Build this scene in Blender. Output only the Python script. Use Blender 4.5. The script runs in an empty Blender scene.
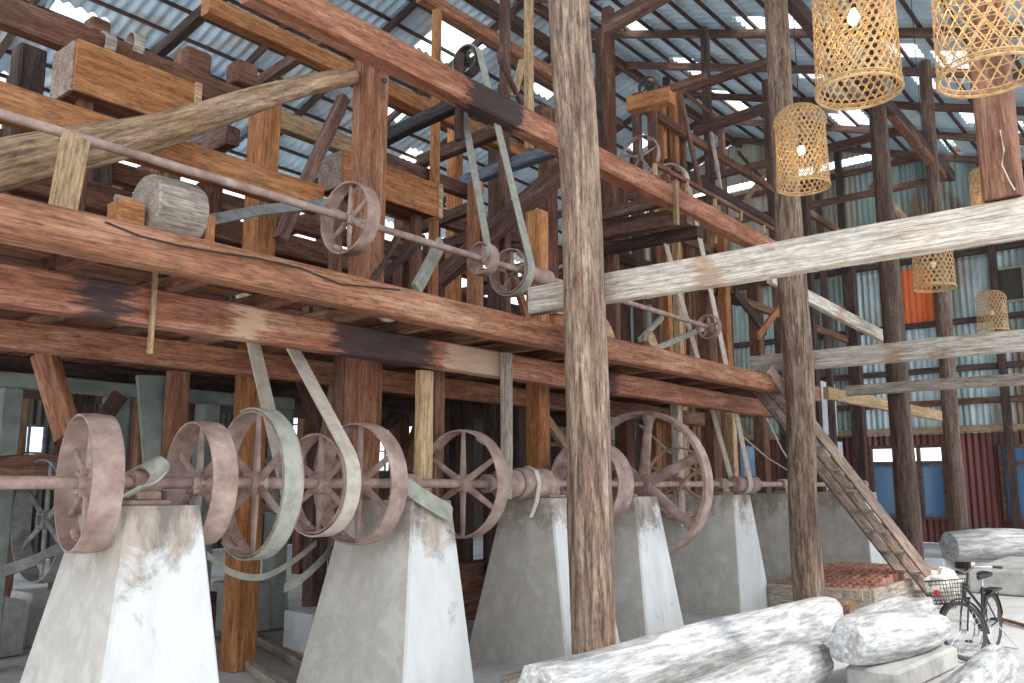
import bpy, math, random
from mathutils import Vector, Matrix, noise as mnoise
random.seed(7)
D = bpy.data
COL = bpy.context.scene.collection
PI = math.pi
# ------------------------------------------------------------------ camera
FPX, H = 862.0, 1.9
TH = math.atan(144/862)
BE = math.radians(39.64)
FX, FY = math.cos(BE), math.sin(BE)
RX, RY = math.sin(BE), -math.cos(BE)
cam = D.objects.new('camera', D.cameras.new('camera'))
COL.objects.link(cam)
cam.location = (0, 0, H)
cam.rotation_euler = (PI/2+TH, 0, BE-PI/2)
cam.data.sensor_width = 36; cam.data.lens = FPX/1024*36
cam.data.clip_end = 300
bpy.context.scene.camera = cam

def at(u, v, X=None, Y=None, Z=None):
    """world point seen at photo pixel (u,v) on one of the planes X=, Y= or Z="""
    a = u-512; c = 341.5-v
    hf = FPX*math.cos(TH)-c*math.sin(TH); z = c*math.cos(TH)+FPX*math.sin(TH)
    r = (FX*hf+RX*a, FY*hf+RY*a, z)
    t = X/r[0] if X is not None else (Y/r[1] if Y is not None else (Z-H)/r[2])
    return Vector((r[0]*t, r[1]*t, H+r[2]*t))

# ------------------------------------------------------------------ materials
def new_mat(name):
    m = D.materials.new(name); m.use_nodes = True
    nt = m.node_tree; nt.nodes.clear()
    out = nt.nodes.new('ShaderNodeOutputMaterial'); b = nt.nodes.new('ShaderNodeBsdfPrincipled')
    nt.links.new(b.outputs[0], out.inputs[0])
    return m, nt, b
def N(nt, t, **kw):
    n = nt.nodes.new(t)
    for k, v in kw.items():
        if k in n.inputs.keys() if hasattr(n.inputs, 'keys') else False: n.inputs[k].default_value = v
        else: setattr(n, k, v)
    return n
def noise_n(nt, vec, scale, detail=4, rough=.6, dist=0):
    n = nt.nodes.new('ShaderNodeTexNoise')
    n.inputs['Scale'].default_value = scale; n.inputs['Detail'].default_value = detail
    n.inputs['Roughness'].default_value = rough; n.inputs['Distortion'].default_value = dist
    nt.links.new(vec, n.inputs['Vector']); return n.outputs['Fac']
def ramp(nt, fac, stops):
    r = nt.nodes.new('ShaderNodeValToRGB'); el = r.color_ramp.elements
    while len(el) < len(stops): el.new(.5)
    for e, (p, c) in zip(el, stops): e.position = p; e.color = (*c, 1) if len(c) == 3 else c
    nt.links.new(fac, r.inputs[0]); return r.outputs[0]
def mixc(nt, fac, a, b, mode='MIX'):
    m = nt.nodes.new('ShaderNodeMix'); m.data_type = 'RGBA'; m.blend_type = mode
    for s, i in ((fac, 0), (a, 6), (b, 7)):
        if isinstance(s, (int, float)): m.inputs[i].default_value = s
        elif isinstance(s, tuple): m.inputs[i].default_value = (*s, 1)
        else: nt.links.new(s, m.inputs[i])
    return m.outputs[2]
def coords(nt, scale=(1, 1, 1), perobj=True):
    tc = nt.nodes.new('ShaderNodeTexCoord'); mp = nt.nodes.new('ShaderNodeMapping')
    mp.inputs['Scale'].default_value = scale
    nt.links.new(tc.outputs['Object'], mp.inputs[0])
    if perobj:
        oi = nt.nodes.new('ShaderNodeObjectInfo'); mu = nt.nodes.new('ShaderNodeMath'); mu.operation = 'MULTIPLY'
        mu.inputs[1].default_value = 37; nt.links.new(oi.outputs['Random'], mu.inputs[0])
        nt.links.new(mu.outputs[0], mp.inputs['Location'])
    return mp.outputs[0]
def bump(nt, b, h, s=.3, d=.02):
    n = nt.nodes.new('ShaderNodeBump'); n.inputs['Strength'].default_value = s; n.inputs['Distance'].default_value = d
    nt.links.new(h, n.inputs['Height']); nt.links.new(n.outputs[0], b.inputs['Normal'])
def wood(name, c1, c2, c3=None, dirt=(.10, .055, .04), dirtamt=.6, rough=.75, grain=22, bs=.35, stains=(), streak=0, speck=.75):
    m, nt, b = new_mat(name)
    v = coords(nt, (.8, 6, 6)); v2 = coords(nt, (2.4, grain*3, grain*3)); v3 = coords(nt, (1.1, 3, 3))
    big = noise_n(nt, v, 1.2, 6, .62, .6); fine = noise_n(nt, v2, 1, 6, .7); spk = noise_n(nt, coords(nt, (7, 26, 26)), 1.2, 6, .75); pat = noise_n(nt, v3, 1.1, 6, .7, .4)
    c = ramp(nt, big, [(.3, c1), (.52, c2), (.72, c3 or c1)])
    g = ramp(nt, fine, [(.36, (.38, .36, .35)), (.56, (1, 1, 1)), (.7, (1.25, 1.22, 1.2))])
    c = mixc(nt, .8, c, g, 'MULTIPLY')
    c = mixc(nt, speck, c, ramp(nt, spk, [(.36, (.45, .42, .4)), (.5, (1, 1, 1)), (.68, (1.3, 1.28, 1.25))]), 'MULTIPLY')
    d = ramp(nt, pat, [(.56, (0, 0, 0)), (.68, (dirtamt,)*3)])
    c = mixc(nt, d, c, dirt)
    if streak:
        v4 = coords(nt, (2.2, 24, 24)); st = noise_n(nt, v4, 1, 5, .75, .5)
        c = mixc(nt, ramp(nt, st, [(.38, (streak,)*3), (.5, (0, 0, 0))]), c, (.06, .04, .035))
        c = mixc(nt, ramp(nt, st, [(.60, (0, 0, 0)), (.72, (streak*.6,)*3)]), c, (.62, .55, .47))
    for (a, b_, col, amt) in stains:     # scorched or scuffed stretches along the timber
        tc = nt.nodes.new('ShaderNodeTexCoord'); sx = nt.nodes.new('ShaderNodeSeparateXYZ'); nt.links.new(tc.outputs['Object'], sx.inputs[0])
        nz = noise_n(nt, coords(nt, (2, 14, 14)), 1.5, 5, .7); ns = nt.nodes.new('ShaderNodeMapRange'); ns.inputs[3].default_value = -.45; ns.inputs[4].default_value = .45
        nt.links.new(nz, ns.inputs[0]); ad = nt.nodes.new('ShaderNodeMath'); nt.links.new(sx.outputs['X'], ad.inputs[0]); nt.links.new(ns.outputs[0], ad.inputs[1])
        su = nt.nodes.new('ShaderNodeMath'); su.operation = 'SUBTRACT'; su.inputs[1].default_value = (a+b_)/2; nt.links.new(ad.outputs[0], su.inputs[0])
        ab = nt.nodes.new('ShaderNodeMath'); ab.operation = 'ABSOLUTE'; nt.links.new(su.outputs[0], ab.inputs[0])
        mr = nt.nodes.new('ShaderNodeMapRange'); mr.inputs[1].default_value = (b_-a)/2+.06; mr.inputs[2].default_value = (b_-a)/2-.06; mr.inputs[3].default_value = 0; mr.inputs[4].default_value = amt
        nt.links.new(ab.outputs[0], mr.inputs[0]); c = mixc(nt, mr.outputs[0], c, col)
    oi = nt.nodes.new('ShaderNodeObjectInfo'); hs = nt.nodes.new('ShaderNodeHueSaturation')
    mr = nt.nodes.new('ShaderNodeMapRange'); mr.inputs[3].default_value = .78; mr.inputs[4].default_value = 1.22
    nt.links.new(oi.outputs['Random'], mr.inputs[0]); nt.links.new(mr.outputs[0], hs.inputs['Value'])
    nt.links.new(c, hs.inputs['Color']); nt.links.new(hs.outputs[0], b.inputs['Base Color'])
    b.inputs['Roughness'].default_value = rough; b.inputs['Specular IOR Level'].default_value = .25
    bump(nt, b, fine, bs, .01)
    return m
M = {}
M['red'] = wood('red_wood', (.22, .085, .045), (.40, .18, .10), (.56, .32, .21))
CH = (.035, .03, .035)
M['redstain'] = wood('red_wood_scorched', (.24, .085, .05), (.42, .18, .11), (.58, .33, .23), stains=((3.15, 3.5, CH, .85), (5.35, 6.55, CH, .88), (8.95, 9.9, CH, .8), (4.35, 4.62, (.62, .42, .28), .8), (6.75, 7.7, (.66, .5, .36), .55)))
M['redtie'] = wood('red_tie_beam_wood', (.26, .09, .05), (.44, .19, .115), (.60, .33, .22), stains=((2.95, 4.0, CH, .9),))
M['orange'] = wood('orange_wood', (.38, .14, .055), (.56, .245, .10), (.68, .34, .16), dirtamt=.3)
M['brown'] = wood('brown_wood', (.12, .055, .035), (.23, .11, .07), (.36, .20, .14))
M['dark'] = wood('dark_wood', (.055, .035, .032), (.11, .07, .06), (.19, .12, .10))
M['char'] = wood('charred_wood', (.03, .028, .032), (.05, .045, .05), (.09, .08, .09))
M['purple'] = wood('purple_brown_wood', (.10, .054, .044), (.19, .105, .082), (.32, .20, .16))
M['grey'] = wood('grey_weathered_wood', (.33, .27, .22), (.48, .41, .34), (.62, .55, .47), dirtamt=.25)
M['pale'] = wood('whitewashed_beam', (.55, .47, .39), (.74, .67, .58), (.50, .36, .26), dirt=(.28, .17, .11), dirtamt=.8, streak=.3, speck=.5, stains=((2.05, 2.3, (.36, .2, .12), .7), (.4, .9, (.4, .29, .2), .5)))
M['tan'] = wood('tan_wood', (.42, .27, .14), (.56, .38, .22), (.66, .48, .30), dirtamt=.2)
M['laddr'] = wood('ladder_wood', (.20, .14, .11), (.33, .24, .19), (.46, .36, .29))
M['blue'] = wood('blue_grey_wood', (.12, .14, .2), (.22, .25, .33), (.34, .37, .44))
M['postw'] = wood('weathered_log', (.20, .12, .085), (.40, .28, .20), (.62, .49, .37), dirt=(.20, .09, .055), dirtamt=.7, grain=9, bs=1, streak=.75)
M['postdark'] = wood('dark_log', (.10, .065, .05), (.18, .12, .09), (.28, .2, .15), grain=9, bs=.9, streak=.5)
M['bark'] = wood('pale_pole', (.22, .135, .075), (.36, .235, .14), (.52, .38, .25), grain=8, bs=.9, streak=.5)
M['logwhite'] = wood('sun_bleached_log', (.44, .42, .40), (.66, .66, .66), (.76, .76, .76), dirt=(.30, .25, .22), dirtamt=.6, grain=6, bs=.7, streak=.25, speck=.3)

def plain(name, c1, c2, scale=6, rough=.8, metal=0, bs=.2, c3=None):
    m, nt, b = new_mat(name)
    v = coords(nt); f = noise_n(nt, v, scale, 6, .65)
    st = [(.35, c1), (.6, c2)] + ([(.72, c3)] if c3 else [])
    nt.links.new(ramp(nt, f, st), b.inputs['Base Color'])
    b.inputs['Roughness'].default_value = rough; b.inputs['Metallic'].default_value = metal
    b.inputs['Specular IOR Level'].default_value = .3
    bump(nt, b, f, bs, .01); return m
M['iron'] = plain('dusty_rusted_iron', (.27, .17, .14), (.46, .335, .285), 5, .7, 0, .2, (.60, .48, .42))
M['iron2'] = plain('brown_iron', (.26, .16, .12), (.44, .31, .25), 6, .7)
M['irondark'] = plain('dark_iron', (.05, .045, .045), (.12, .1, .09), 6, .6)
M['belt'] = plain('pale_canvas_belt', (.46, .39, .31), (.63, .56, .47), 9, .9)
M['beltgreen'] = plain('grey_green_canvas_belt', (.29, .29, .24), (.43, .42, .36), 9, .9)
M['beltdark'] = plain('dark_belt', (.13, .13, .13), (.24, .24, .23), 9, .9)
M['steel'] = plain('worn_steel', (.4, .4, .4), (.6, .6, .6), 9, .4, .6)
M['black'] = plain('black_paint', (.015, .016, .018), (.03, .03, .035), 9, .45)
M['blackmesh'] = plain('black_mesh', (.03, .032, .035), (.06, .06, .065), 9, .6)
M['tyre'] = plain('grey_black_tyre', (.035, .037, .04), (.075, .08, .085), 12, .8)
M['cloth'] = plain('cream_cloth', (.72, .66, .55), (.85, .80, .70), 9, .9)
M['redplastic'] = plain('red_plastic', (.6, .03, .03), (.7, .06, .05), 9, .3)
M['cement'] = plain('grey_cement', (.34, .33, .31), (.52, .51, .48), 4, .9, 0, .3)
M['cementwhite'] = plain('white_cement', (.68, .70, .72), (.82, .84, .86), 4, .9)
M['green'] = plain('green_grey_plaster', (.20, .23, .205), (.33, .36, .325), 3, .9)
M['rattan'] = plain('woven_rattan', (.38, .22, .09), (.60, .40, .20), 20, .7)
M['plasterblue'] = plain('blue_board', (.16, .27, .42), (.25, .38, .55), 2, .8)
M['whiteboard'] = plain('white_board', (.6, .62, .66), (.75, .77, .8), 2, .8)
M['tile'] = plain('terracotta', (.30, .13, .09), (.46, .23, .16), 12, .85)
M['redpaint'] = plain('red_paint', (.6, .16, .12), (.75, .25, .2), 6, .6)

def corr(name, c1, c2, c3, rough=.55, metal=.25, stretch=(5, 5, .22)):
    m, nt, b = new_mat(name)
    v = coords(nt, stretch, False); f = noise_n(nt, v, .8, 6, .7)
    v2 = coords(nt, (.9, .9, .4), False); f2 = noise_n(nt, v2, .7, 5, .6)
    c = ramp(nt, f, [(.36, c1), (.55, c2)])
    c = mixc(nt, ramp(nt, f2, [(.52, (0, 0, 0)), (.62, (.85,)*3)]), c, c3)
    nt.links.new(c, b.inputs['Base Color']); b.inputs['Roughness'].default_value = rough; b.inputs['Metallic'].default_value = metal
    return m
M['roof'] = corr('galvanised_roof_sheet', (.42, .58, .70), (.66, .79, .88), (.52, .52, .50), metal=0, stretch=(.5, .5, .5))
M['sheet'] = corr('green_grey_sheet', (.20, .27, .25), (.46, .56, .52), (.28, .18, .12))
M['sheetlight'] = corr('pale_blue_sheet', (.34, .45, .47), (.68, .78, .80), (.38, .34, .28))
M['sheetbeige'] = corr('beige_sheet', (.42, .38, .30), (.58, .54, .45), (.30, .24, .18))
M['sheetred'] = corr('red_brown_sheet', (.09, .03, .028), (.24, .085, .075), (.18, .11, .09))
M['sheetorange'] = corr('orange_sheet', (.85, .16, .04), (.95, .25, .08), (.8, .3, .15))
M['sheetdark'] = corr('dark_sheet', (.035, .027, .022), (.07, .055, .045), (.05, .035, .025), metal=0)

def pier_mat():
    m, nt, b = new_mat('limewashed_concrete')
    tc = nt.nodes.new('ShaderNodeTexCoord'); sp = nt.nodes.new('ShaderNodeSeparateXYZ'); nt.links.new(tc.outputs['Object'], sp.inputs[0])
    v = coords(nt); v2 = coords(nt, (3, 3, .8))
    f = noise_n(nt, v, 2.2, 8, .7, .3); f2 = noise_n(nt, v2, 1.6, 6, .7)
    mr = nt.nodes.new('ShaderNodeMapRange'); mr.inputs[1].default_value = 1.05; mr.inputs[2].default_value = 1.85
    mr.inputs[3].default_value = 0; mr.inputs[4].default_value = .34
    nt.links.new(sp.outputs['Z'], mr.inputs[0])
    ad = nt.nodes.new('ShaderNodeMath'); nt.links.new(mr.outputs[0], ad.inputs[0]); nt.links.new(f, ad.inputs[1])
    base = ramp(nt, f2, [(.35, (.70, .69, .66)), (.6, (.80, .80, .80))])
    c = mixc(nt, ramp(nt, ad.outputs[0], [(.60, (0, 0, 0)), (.74, (.85,)*3)]), base, ramp(nt, f2, [(.4, (.13, .095, .07)), (.6, (.46, .35, .26))]))
    # side faces pointing along minus X are mixed towards a mottled grey-tan
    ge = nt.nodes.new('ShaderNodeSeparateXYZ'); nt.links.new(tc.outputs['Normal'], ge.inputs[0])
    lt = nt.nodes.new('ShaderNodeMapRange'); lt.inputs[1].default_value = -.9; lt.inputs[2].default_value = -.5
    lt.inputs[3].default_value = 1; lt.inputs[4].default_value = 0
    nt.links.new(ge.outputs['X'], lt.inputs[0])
    mottle = ramp(nt, f, [(.34, (.62, .57, .49)), (.45, (.50, .43, .34)), (.53, (.38, .32, .25)), (.60, (.56, .51, .43)), (.72, (.70, .68, .62))])
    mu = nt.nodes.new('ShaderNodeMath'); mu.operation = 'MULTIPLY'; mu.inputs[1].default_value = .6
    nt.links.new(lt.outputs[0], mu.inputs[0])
    c = mixc(nt, mu.outputs[0], c, mottle)
    nt.links.new(c, b.inputs['Base Color']); b.inputs['Roughness'].default_value = .9
    bump(nt, b, f, .35, .02); return m
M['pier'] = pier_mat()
def ground_mat():
    m, nt, b = new_mat('dusty_concrete_floor')
    v = coords(nt, perobj=False); f = noise_n(nt, v, .7, 9, .65, .3); f2 = noise_n(nt, v, 7, 6, .7)
    c = ramp(nt, f, [(.32, (.46, .44, .41)), (.5, (.64, .63, .62)), (.68, (.74, .74, .74))])
    c = mixc(nt, .5, c, ramp(nt, f2, [(.3, (.6, .58, .55)), (.6, (1, 1, 1))]), 'MULTIPLY')
    nt.links.new(c, b.inputs['Base Color']); b.inputs['Roughness'].default_value = .9; bump(nt, b, f2, .4, .02); return m
M['ground'] = ground_mat()
def emis(name, c, s):
    m, nt, b = new_mat(name); b.inputs['Base Color'].default_value = (*c, 1)
    b.inputs['Emission Color'].default_value = (*c, 1); b.inputs['Emission Strength'].default_value = s; return m
M['bulb'] = emis('warm_bulb', (1, .72, .38), 60)
M['tube'] = emis('fluorescent_tube', (.95, .97, 1), 1.2)
def glassm():
    m, nt, b = new_mat('blue_tinted_pane'); b.inputs['Base Color'].default_value = (.10, .22, .38, 1)
    b.inputs['Roughness'].default_value = .12; b.inputs['Specular IOR Level'].default_value = .8; return m
M['glass'] = glassm()

# ------------------------------------------------------------------ mesh builder
class MB:
    def __init__(s): s.v = []; s.f = []
    def add(s, vs, fs):
        o = len(s.v); s.v += [Vector(p) for p in vs]; s.f += [tuple(i+o for i in f) for f in fs]; return s
    def box(s, a, b, M_=None, bev=0):
        (x0, y0, z0), (x1, y1, z1) = a, b
        if bev:
            e = bev; vs = []; 
            for z, k in ((z0, e), (z0+e, 0), (z1-e, 0), (z1, e)):
                for x, y in ((x0+k+e, y0+k), (x1-k-e, y0+k), (x1-k, y0+k+e), (x1-k, y1-k-e), (x1-k-e, y1-k), (x0+k+e, y1-k), (x0+k, y1-k-e), (x0+k, y0+k+e)): vs.append((x, y, z))
            fs = [tuple(range(7, -1, -1)), tuple(range(24, 32))]
            for r in range(3):
                for i in range(8): j = (i+1) % 8; fs.append((r*8+i, r*8+j, r*8+8+j, r*8+8+i))
        else:
            vs = [(x0, y0, z0), (x1, y0, z0), (x1, y1, z0), (x0, y1, z0), (x0, y0, z1), (x1, y0, z1), (x1, y1, z1), (x0, y1, z1)]
            fs = [(3, 2, 1, 0), (4, 5, 6, 7), (0, 1, 5, 4), (1, 2, 6, 5), (2, 3, 7, 6), (3, 0, 4, 7)]
        if M_ is not None: vs = [M_ @ Vector(p) for p in vs]
        return s.add(vs, fs)
    def hexa(s, vs):
        return s.add(vs, [(3, 2, 1, 0), (4, 5, 6, 7), (0, 1, 5, 4), (1, 2, 6, 5), (2, 3, 7, 6), (3, 0, 4, 7)])
    def sweep(s, pts, prof, closed=False, up=Vector((0, 0, 1)), scales=None):
        """prof: list of (a,b) offsets along side and up axes"""
        pts = [Vector(p) for p in pts]; n = len(pts); m = len(prof); vs = []
        for i, p in enumerate(pts):
            if closed: t = pts[(i+1) % n]-pts[i-1]
            else: t = pts[min(i+1, n-1)]-pts[max(i-1, 0)]
            t.normalize(); side = t.cross(up)
            if side.length < 1e-4: side = t.cross(Vector((0, 1, 0.01)))
            side.normalize(); u2 = side.cross(t)
            k = scales[i] if scales else 1
            for a, b in prof: vs.append(p+side*a*k+u2*b*k)
        fs = []
        for i in range(n if closed else n-1):
            j = (i+1) % n
            for q in range(m): r = (q+1) % m; fs.append((i*m+q, i*m+r, j*m+r, j*m+q))
        if not closed: fs += [tuple(range(m-1, -1, -1)), tuple((n-1)*m+q for q in range(m))]
        return s.add(vs, fs)
    def tube(s, pts, r, seg=8, closed=False, up=Vector((0, 0, 1)), scales=None):
        return s.sweep(pts, [(r*math.cos(2*PI*k/seg), r*math.sin(2*PI*k/seg)) for k in range(seg)], closed, up, scales)
    def cyl(s, p0, p1, r0, r1=None, seg=16):
        r1 = r0 if r1 is None else r1
        return s.tube([p0, p1], 1, seg, scales=[r0, r1])
    def lathe(s, prof, seg=32, M_=None, close=False):
        """prof: (r, x) pairs, spun about local X axis"""
        vs = []; n = len(prof)
        for k in range(seg):
            a = 2*PI*k/seg
            for r, x in prof:
                p = Vector((x, r*math.cos(a), r*math.sin(a))); vs.append(M_ @ p if M_ is not None else p)
        fs = []
        for k in range(seg):
            j = (k+1) % seg
            for i in range(n if close else n-1):
                q = (i+1) % n; fs.append((k*n+i, k*n+q, j*n+q, j*n+i))
        return s.add(vs, fs)
    def build(s, name, mat, parent=None, smooth=False, matrix=None):
        me = D.meshes.new(name); me.from_pydata([tuple(p) for p in s.v], [], s.f); me.update()
        import bmesh
        bm = bmesh.new(); bm.from_mesh(me); bmesh.ops.recalc_face_normals(bm, faces=bm.faces); bm.to_mesh(me); bm.free()
        if smooth:
            for p in me.polygons: p.use_smooth = True
            try: me.set_sharp_from_angle(angle=math.radians(38))
            except Exception: pass
        me.materials.append(M[mat] if isinstance(mat, str) else mat)
        o = D.objects.new(name, me); COL.objects.link(o)
        if matrix is not None: o.matrix_world = matrix
        if parent is not None: o.parent = parent
        return o
def tag(o, label, cat, group=None, kind=None):
    o['label'] = label; o['category'] = cat
    if group: o['group'] = group
    if kind: o['kind'] = kind
    return o
def empty(name, loc, label, cat, group=None, rz=0):
    o = D.objects.new(name, None); COL.objects.link(o); o.location = loc; o.rotation_euler = (0, 0, rz)
    o.empty_display_size = .2
    return tag(o, label, cat, group)
def struct(o): o['kind'] = 'structure'; return o
def frame(p0, p1, up=Vector((0, 0, 1))):
    x = (p1-p0); L = x.length; x.normalize()
    if abs(x.dot(up)) > .97: up = Vector((0, -1, 0))
    y = up.cross(x).normalized(); z = x.cross(y)
    m = Matrix((x, y, z)).transposed().to_4x4(); m.translation = p0; return m, L
def beam(name, p0, p1, w, h, mat, label=None, cat='beam', group=None, up=Vector((0, 0, 1)), parent=None, wob=.006):
    """squared timber from p0 to p1 (centre line), w across, h along 'up'"""
    p0, p1 = Vector(p0), Vector(p1); m, L = frame(p0, p1, up)
    b = MB(); n = max(2, int(L/.5)+1); e = min(w, h)*.09
    prof = [(-w/2+e, -h/2), (w/2-e, -h/2), (w/2, -h/2+e), (w/2, h/2-e), (w/2-e, h/2), (-w/2+e, h/2), (-w/2, h/2-e), (-w/2, -h/2+e)]
    rs = random.random()*100; vs = []
    for i in range(n):
        x = L*i/(n-1); dy = (mnoise.noise((x*.7, rs, 0)))*wob*2; dz = (mnoise.noise((x*.7, rs, 9)))*wob*2
        for j, (a, c) in enumerate(prof):
            k = 1+mnoise.noise((x*1.7, rs, j))*.05
            vs.append((x, a*k+dy, c*k+dz))
    fs = [tuple(range(7, -1, -1)), tuple((n-1)*8+q for q in range(8))]
    for i in range(n-1):
        for q in range(8): r = (q+1) % 8; fs.append((i*8+q, i*8+r, i*8+8+r, i*8+8+q))
    b.add(vs, fs); o = b.build(name, mat, parent, matrix=m)
    if label: tag(o, label, cat, group)
    return o
def log(name, pts, radii, mat, label=None, cat='log', group=None, parent=None, rough=.07, seg=20, sub=5, cracks=0, hollow=False):
    pts = [Vector(p) for p in pts]
    m, _ = frame(pts[0], pts[-1]); mi = m.inverted()
    loc = [mi @ p for p in pts]; P, R = [], []
    for i in range(len(loc)-1):
        for k in range(sub):
            t = k/sub; a = loc[max(i-1, 0)]; b_ = loc[i]; c = loc[i+1]; d = loc[min(i+2, len(loc)-1)]
            P.append(.5*((2*b_)+(c-a)*t+(2*a-5*b_+4*c-d)*t*t+(3*b_-a-3*c+d)*t**3)); R.append(radii[i]*(1-t)+radii[i+1]*t)
    P.append(loc[-1]); R.append(radii[-1]); rs = random.random()*50; vs = []
    for i, (p, r) in enumerate(zip(P, R)):
        t = (P[min(i+1, len(P)-1)]-P[max(i-1, 0)]).normalized(); s = t.cross(Vector((0, 0, 1))).normalized(); u = s.cross(t)
        for k in range(seg):
            a = 2*PI*k/seg; q = (math.cos(a)*1.1, math.sin(a)*1.1, p.x*.55+rs)
            rr = r*(1+rough*1.6*mnoise.noise(q)+rough*.8*mnoise.noise((q[0]*3.1, q[1]*3.1, q[2]*.6)))
            if cracks: rr *= 1-.06*max(0, math.sin(a*cracks+mnoise.noise((rs, p.x*.5, 0))*3))**6
            vs.append(p+s*rr*math.cos(a)+u*rr*math.sin(a))
    n = len(P); fs = []
    for i in range(n-1):
        for k in range(seg): j = (k+1) % seg; fs.append((i*seg+k, i*seg+j, i*seg+seg+j, i*seg+seg+k))
    # bevelled end caps
    for base, ci, d in ((0, 0, -1), ((n-1)*seg, n-1, 1)):
        o = len(vs); c = P[ci]; tx = Vector((1, 0, 0))*d
        depth = (-.3 if hollow == d else .02)
        for k in range(seg): vs.append(c+(vs[base+k]-c)*(.72 if hollow == d else .86)+tx*.015)
        for k in range(seg): j = (k+1) % seg; fs.append((base+k, base+j, o+j, o+k))
        vs.append(c+tx*depth)
        for k in range(seg): j = (k+1) % seg; fs.append((o+k, o+j, len(vs)-1))
    o = MB().add(vs, fs).build(name, mat, parent, smooth=True, matrix=m)
    if label: tag(o, label, cat, group)
    return o

# ------------------------------------------------------------------ world and sun
w = D.worlds.new('world'); bpy.context.scene.world = w; w.use_nodes = True
bg = w.node_tree.nodes['Background']; bg.inputs[0].default_value = (.86, .93, 1, 1); bg.inputs[1].default_value = 2.0
sun = D.lights.new('sun', 'SUN'); sun.energy = 2.4; sun.angle = math.radians(4); sun.color = (1, .95, .88)
so = D.objects.new('sun', sun); COL.objects.link(so)
sd = Vector((.30, .95, -1.18)).normalized()      # light travels inwards under the open eave
so.rotation_euler = sd.to_track_quat('-Z', 'Y').to_euler(); so.location = (0, -10, 20)

# ------------------------------------------------------------------ setting
XW = 32.0; YE = -3.0; YF = 24.0; YR = 14.3; X0 = -5.0
def zroof(y): return 13.2+.35*(y-6.3) if y <= YR else 13.2+.35*(YR-6.3)-.35*(y-YR)
def roofpt(u, v, far=False):
    a = u-512; c = 341.5-v; hf = FPX*math.cos(TH)-c*math.sin(TH); z = c*math.cos(TH)+FPX*math.sin(TH)
    rx, ry, rz = FX*hf+RX*a, FY*hf+RY*a, z
    if not far: t = (13.2-.35*6.3-H)/(rz-.35*ry)
    else: t = (13.2+.35*(YR-6.3)+.35*YR-H)/(rz+.35*ry)
    return rx*t, ry*t
g = MB(); n = 60
vs = []; 
for i in range(n+1):
    for j in range(n+1):
        x = -12+i*60/n; y = -14+j*50/n; vs.append((x, y, .018*mnoise.noise((x*.8, y*.8, 0))-.01))
g.add(vs, [(i*(n+1)+j, (i+1)*(n+1)+j, (i+1)*(n+1)+j+1, i*(n+1)+j+1) for i in range(n) for j in range(n)])
struct(g.build('floor', 'ground', smooth=True))
near_holes = [(635, 27, 1.6, .75), (692, 68, 1.6, .7), (757, 27, 1.3, .8), (790, 26, 1.3, .8), (735, 104, 2.6, .8), (770, 30, .4, .8), (845, 123, 1.5, .6),
              (958, 68, 2.0, .8), (809, 75, 1.1, .8), (855, 118, 1.6, .8), (925, 83, 1.4, .5), (978, 120, 1.3, .8), (950, 146, 2, .4), (1010, 128, 1, .8), (905, 52, 1, .7), (790, 165, 2, .5)]
far_holes = [(456, 45, 2.0, 1.5), (78, 22, 1.3, .7), (118, 108, 2, .9), (420, 160, 1.5, .6), (385, 110, 1.6, .6), (230, 100, 1.2, .5), (640, 145, .8, .8), (350, 195, 2, .8), (545, 90, 1, .6), (8, 85, 1.2, .6)]
def roof(far):
    wl, am = .30, .048; seg = 6; xs = []; nx = int((XW+.4-X0)/wl)*seg
    xs = [X0+i*wl/seg for i in range(nx+1)]
    ys = [YE+i*.8 for i in range(int((YR-YE)/.8)+1)]+[YR] if not far else [YR+i*.8 for i in range(int((YF+1-YR)/.8)+1)]+[YF+1]
    holes = []
    for (u, v, dx, dy) in (far_holes if far else near_holes):
        x, y = roofpt(u, v, far); holes.append((x-dx/2, x+dx/2, y-dy/2, y+dy/2))
    yy = sorted(set([round(y, 3) for y in ys]+[round(h[2], 3) for h in holes]+[round(h[3], 3) for h in holes]))
    yy = [y for y in yy if ys[0] <= y <= ys[-1]]
    b = MB(); vs = []; m = len(yy)
    for x in xs:
        for y in yy: vs.append((x, y, zroof(y)+.06+am*math.sin(2*PI*x/wl)))
    fs = []
    for i in range(len(xs)-1):
        xc = (xs[i]+xs[i+1])/2
        for j in range(m-1):
            yc = (yy[j]+yy[j+1])/2
            if any(a < xc < c_ and d < yc < e for a, c_, d, e in holes): continue
            fs.append((i*m+j, (i+1)*m+j, (i+1)*m+j+1, i*m+j+1))
    b.add(vs, fs); return struct(b.build('ceiling', 'roof', smooth=True))
roof(False); roof(True)
def purl(y, g_, lab):
    z = zroof(y)-.04
    beam('purlin', (X0, y, z), (XW, y, z), .07, .1, 'dark', lab, 'purlin', g_)
y = YE+.4
while y < YR-.2: purl(y, 'purlins under the yard side roof slope', 'dark timber purlin running the length of the yard side roof slope'); y += .8
y = YR+.3
while y < YF+.8: purl(y, 'purlins under the rear roof slope', 'dark timber purlin running the length of the rear roof slope'); y += .85
beam('ridge_beam', (X0, YR, zroof(YR)-.25), (XW, YR, zroof(YR)-.25), .14, .26, 'purple', 'long dark timber ridge beam under the roof peak', 'beam')
for i, x in enumerate([-2, 2.2, 7.4, 12.8, 15.3, 18.0, 20.6, 23.2, 26, 28.8, 31.4]):
    beam('rafter', (x, YE, zroof(YE)-.2), (x, YR, zroof(YR)-.2), .12, .22, 'purple', 'dark reddish rafter under the yard side roof slope', 'rafter', 'yard side rafters')
    beam('rafter', (x, YF+1, zroof(YF+1)-.2), (x, YR, zroof(YR)-.2), .12, .22, 'dark', 'dark rafter under the rear roof slope', 'rafter', 'rear rafters')

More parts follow.
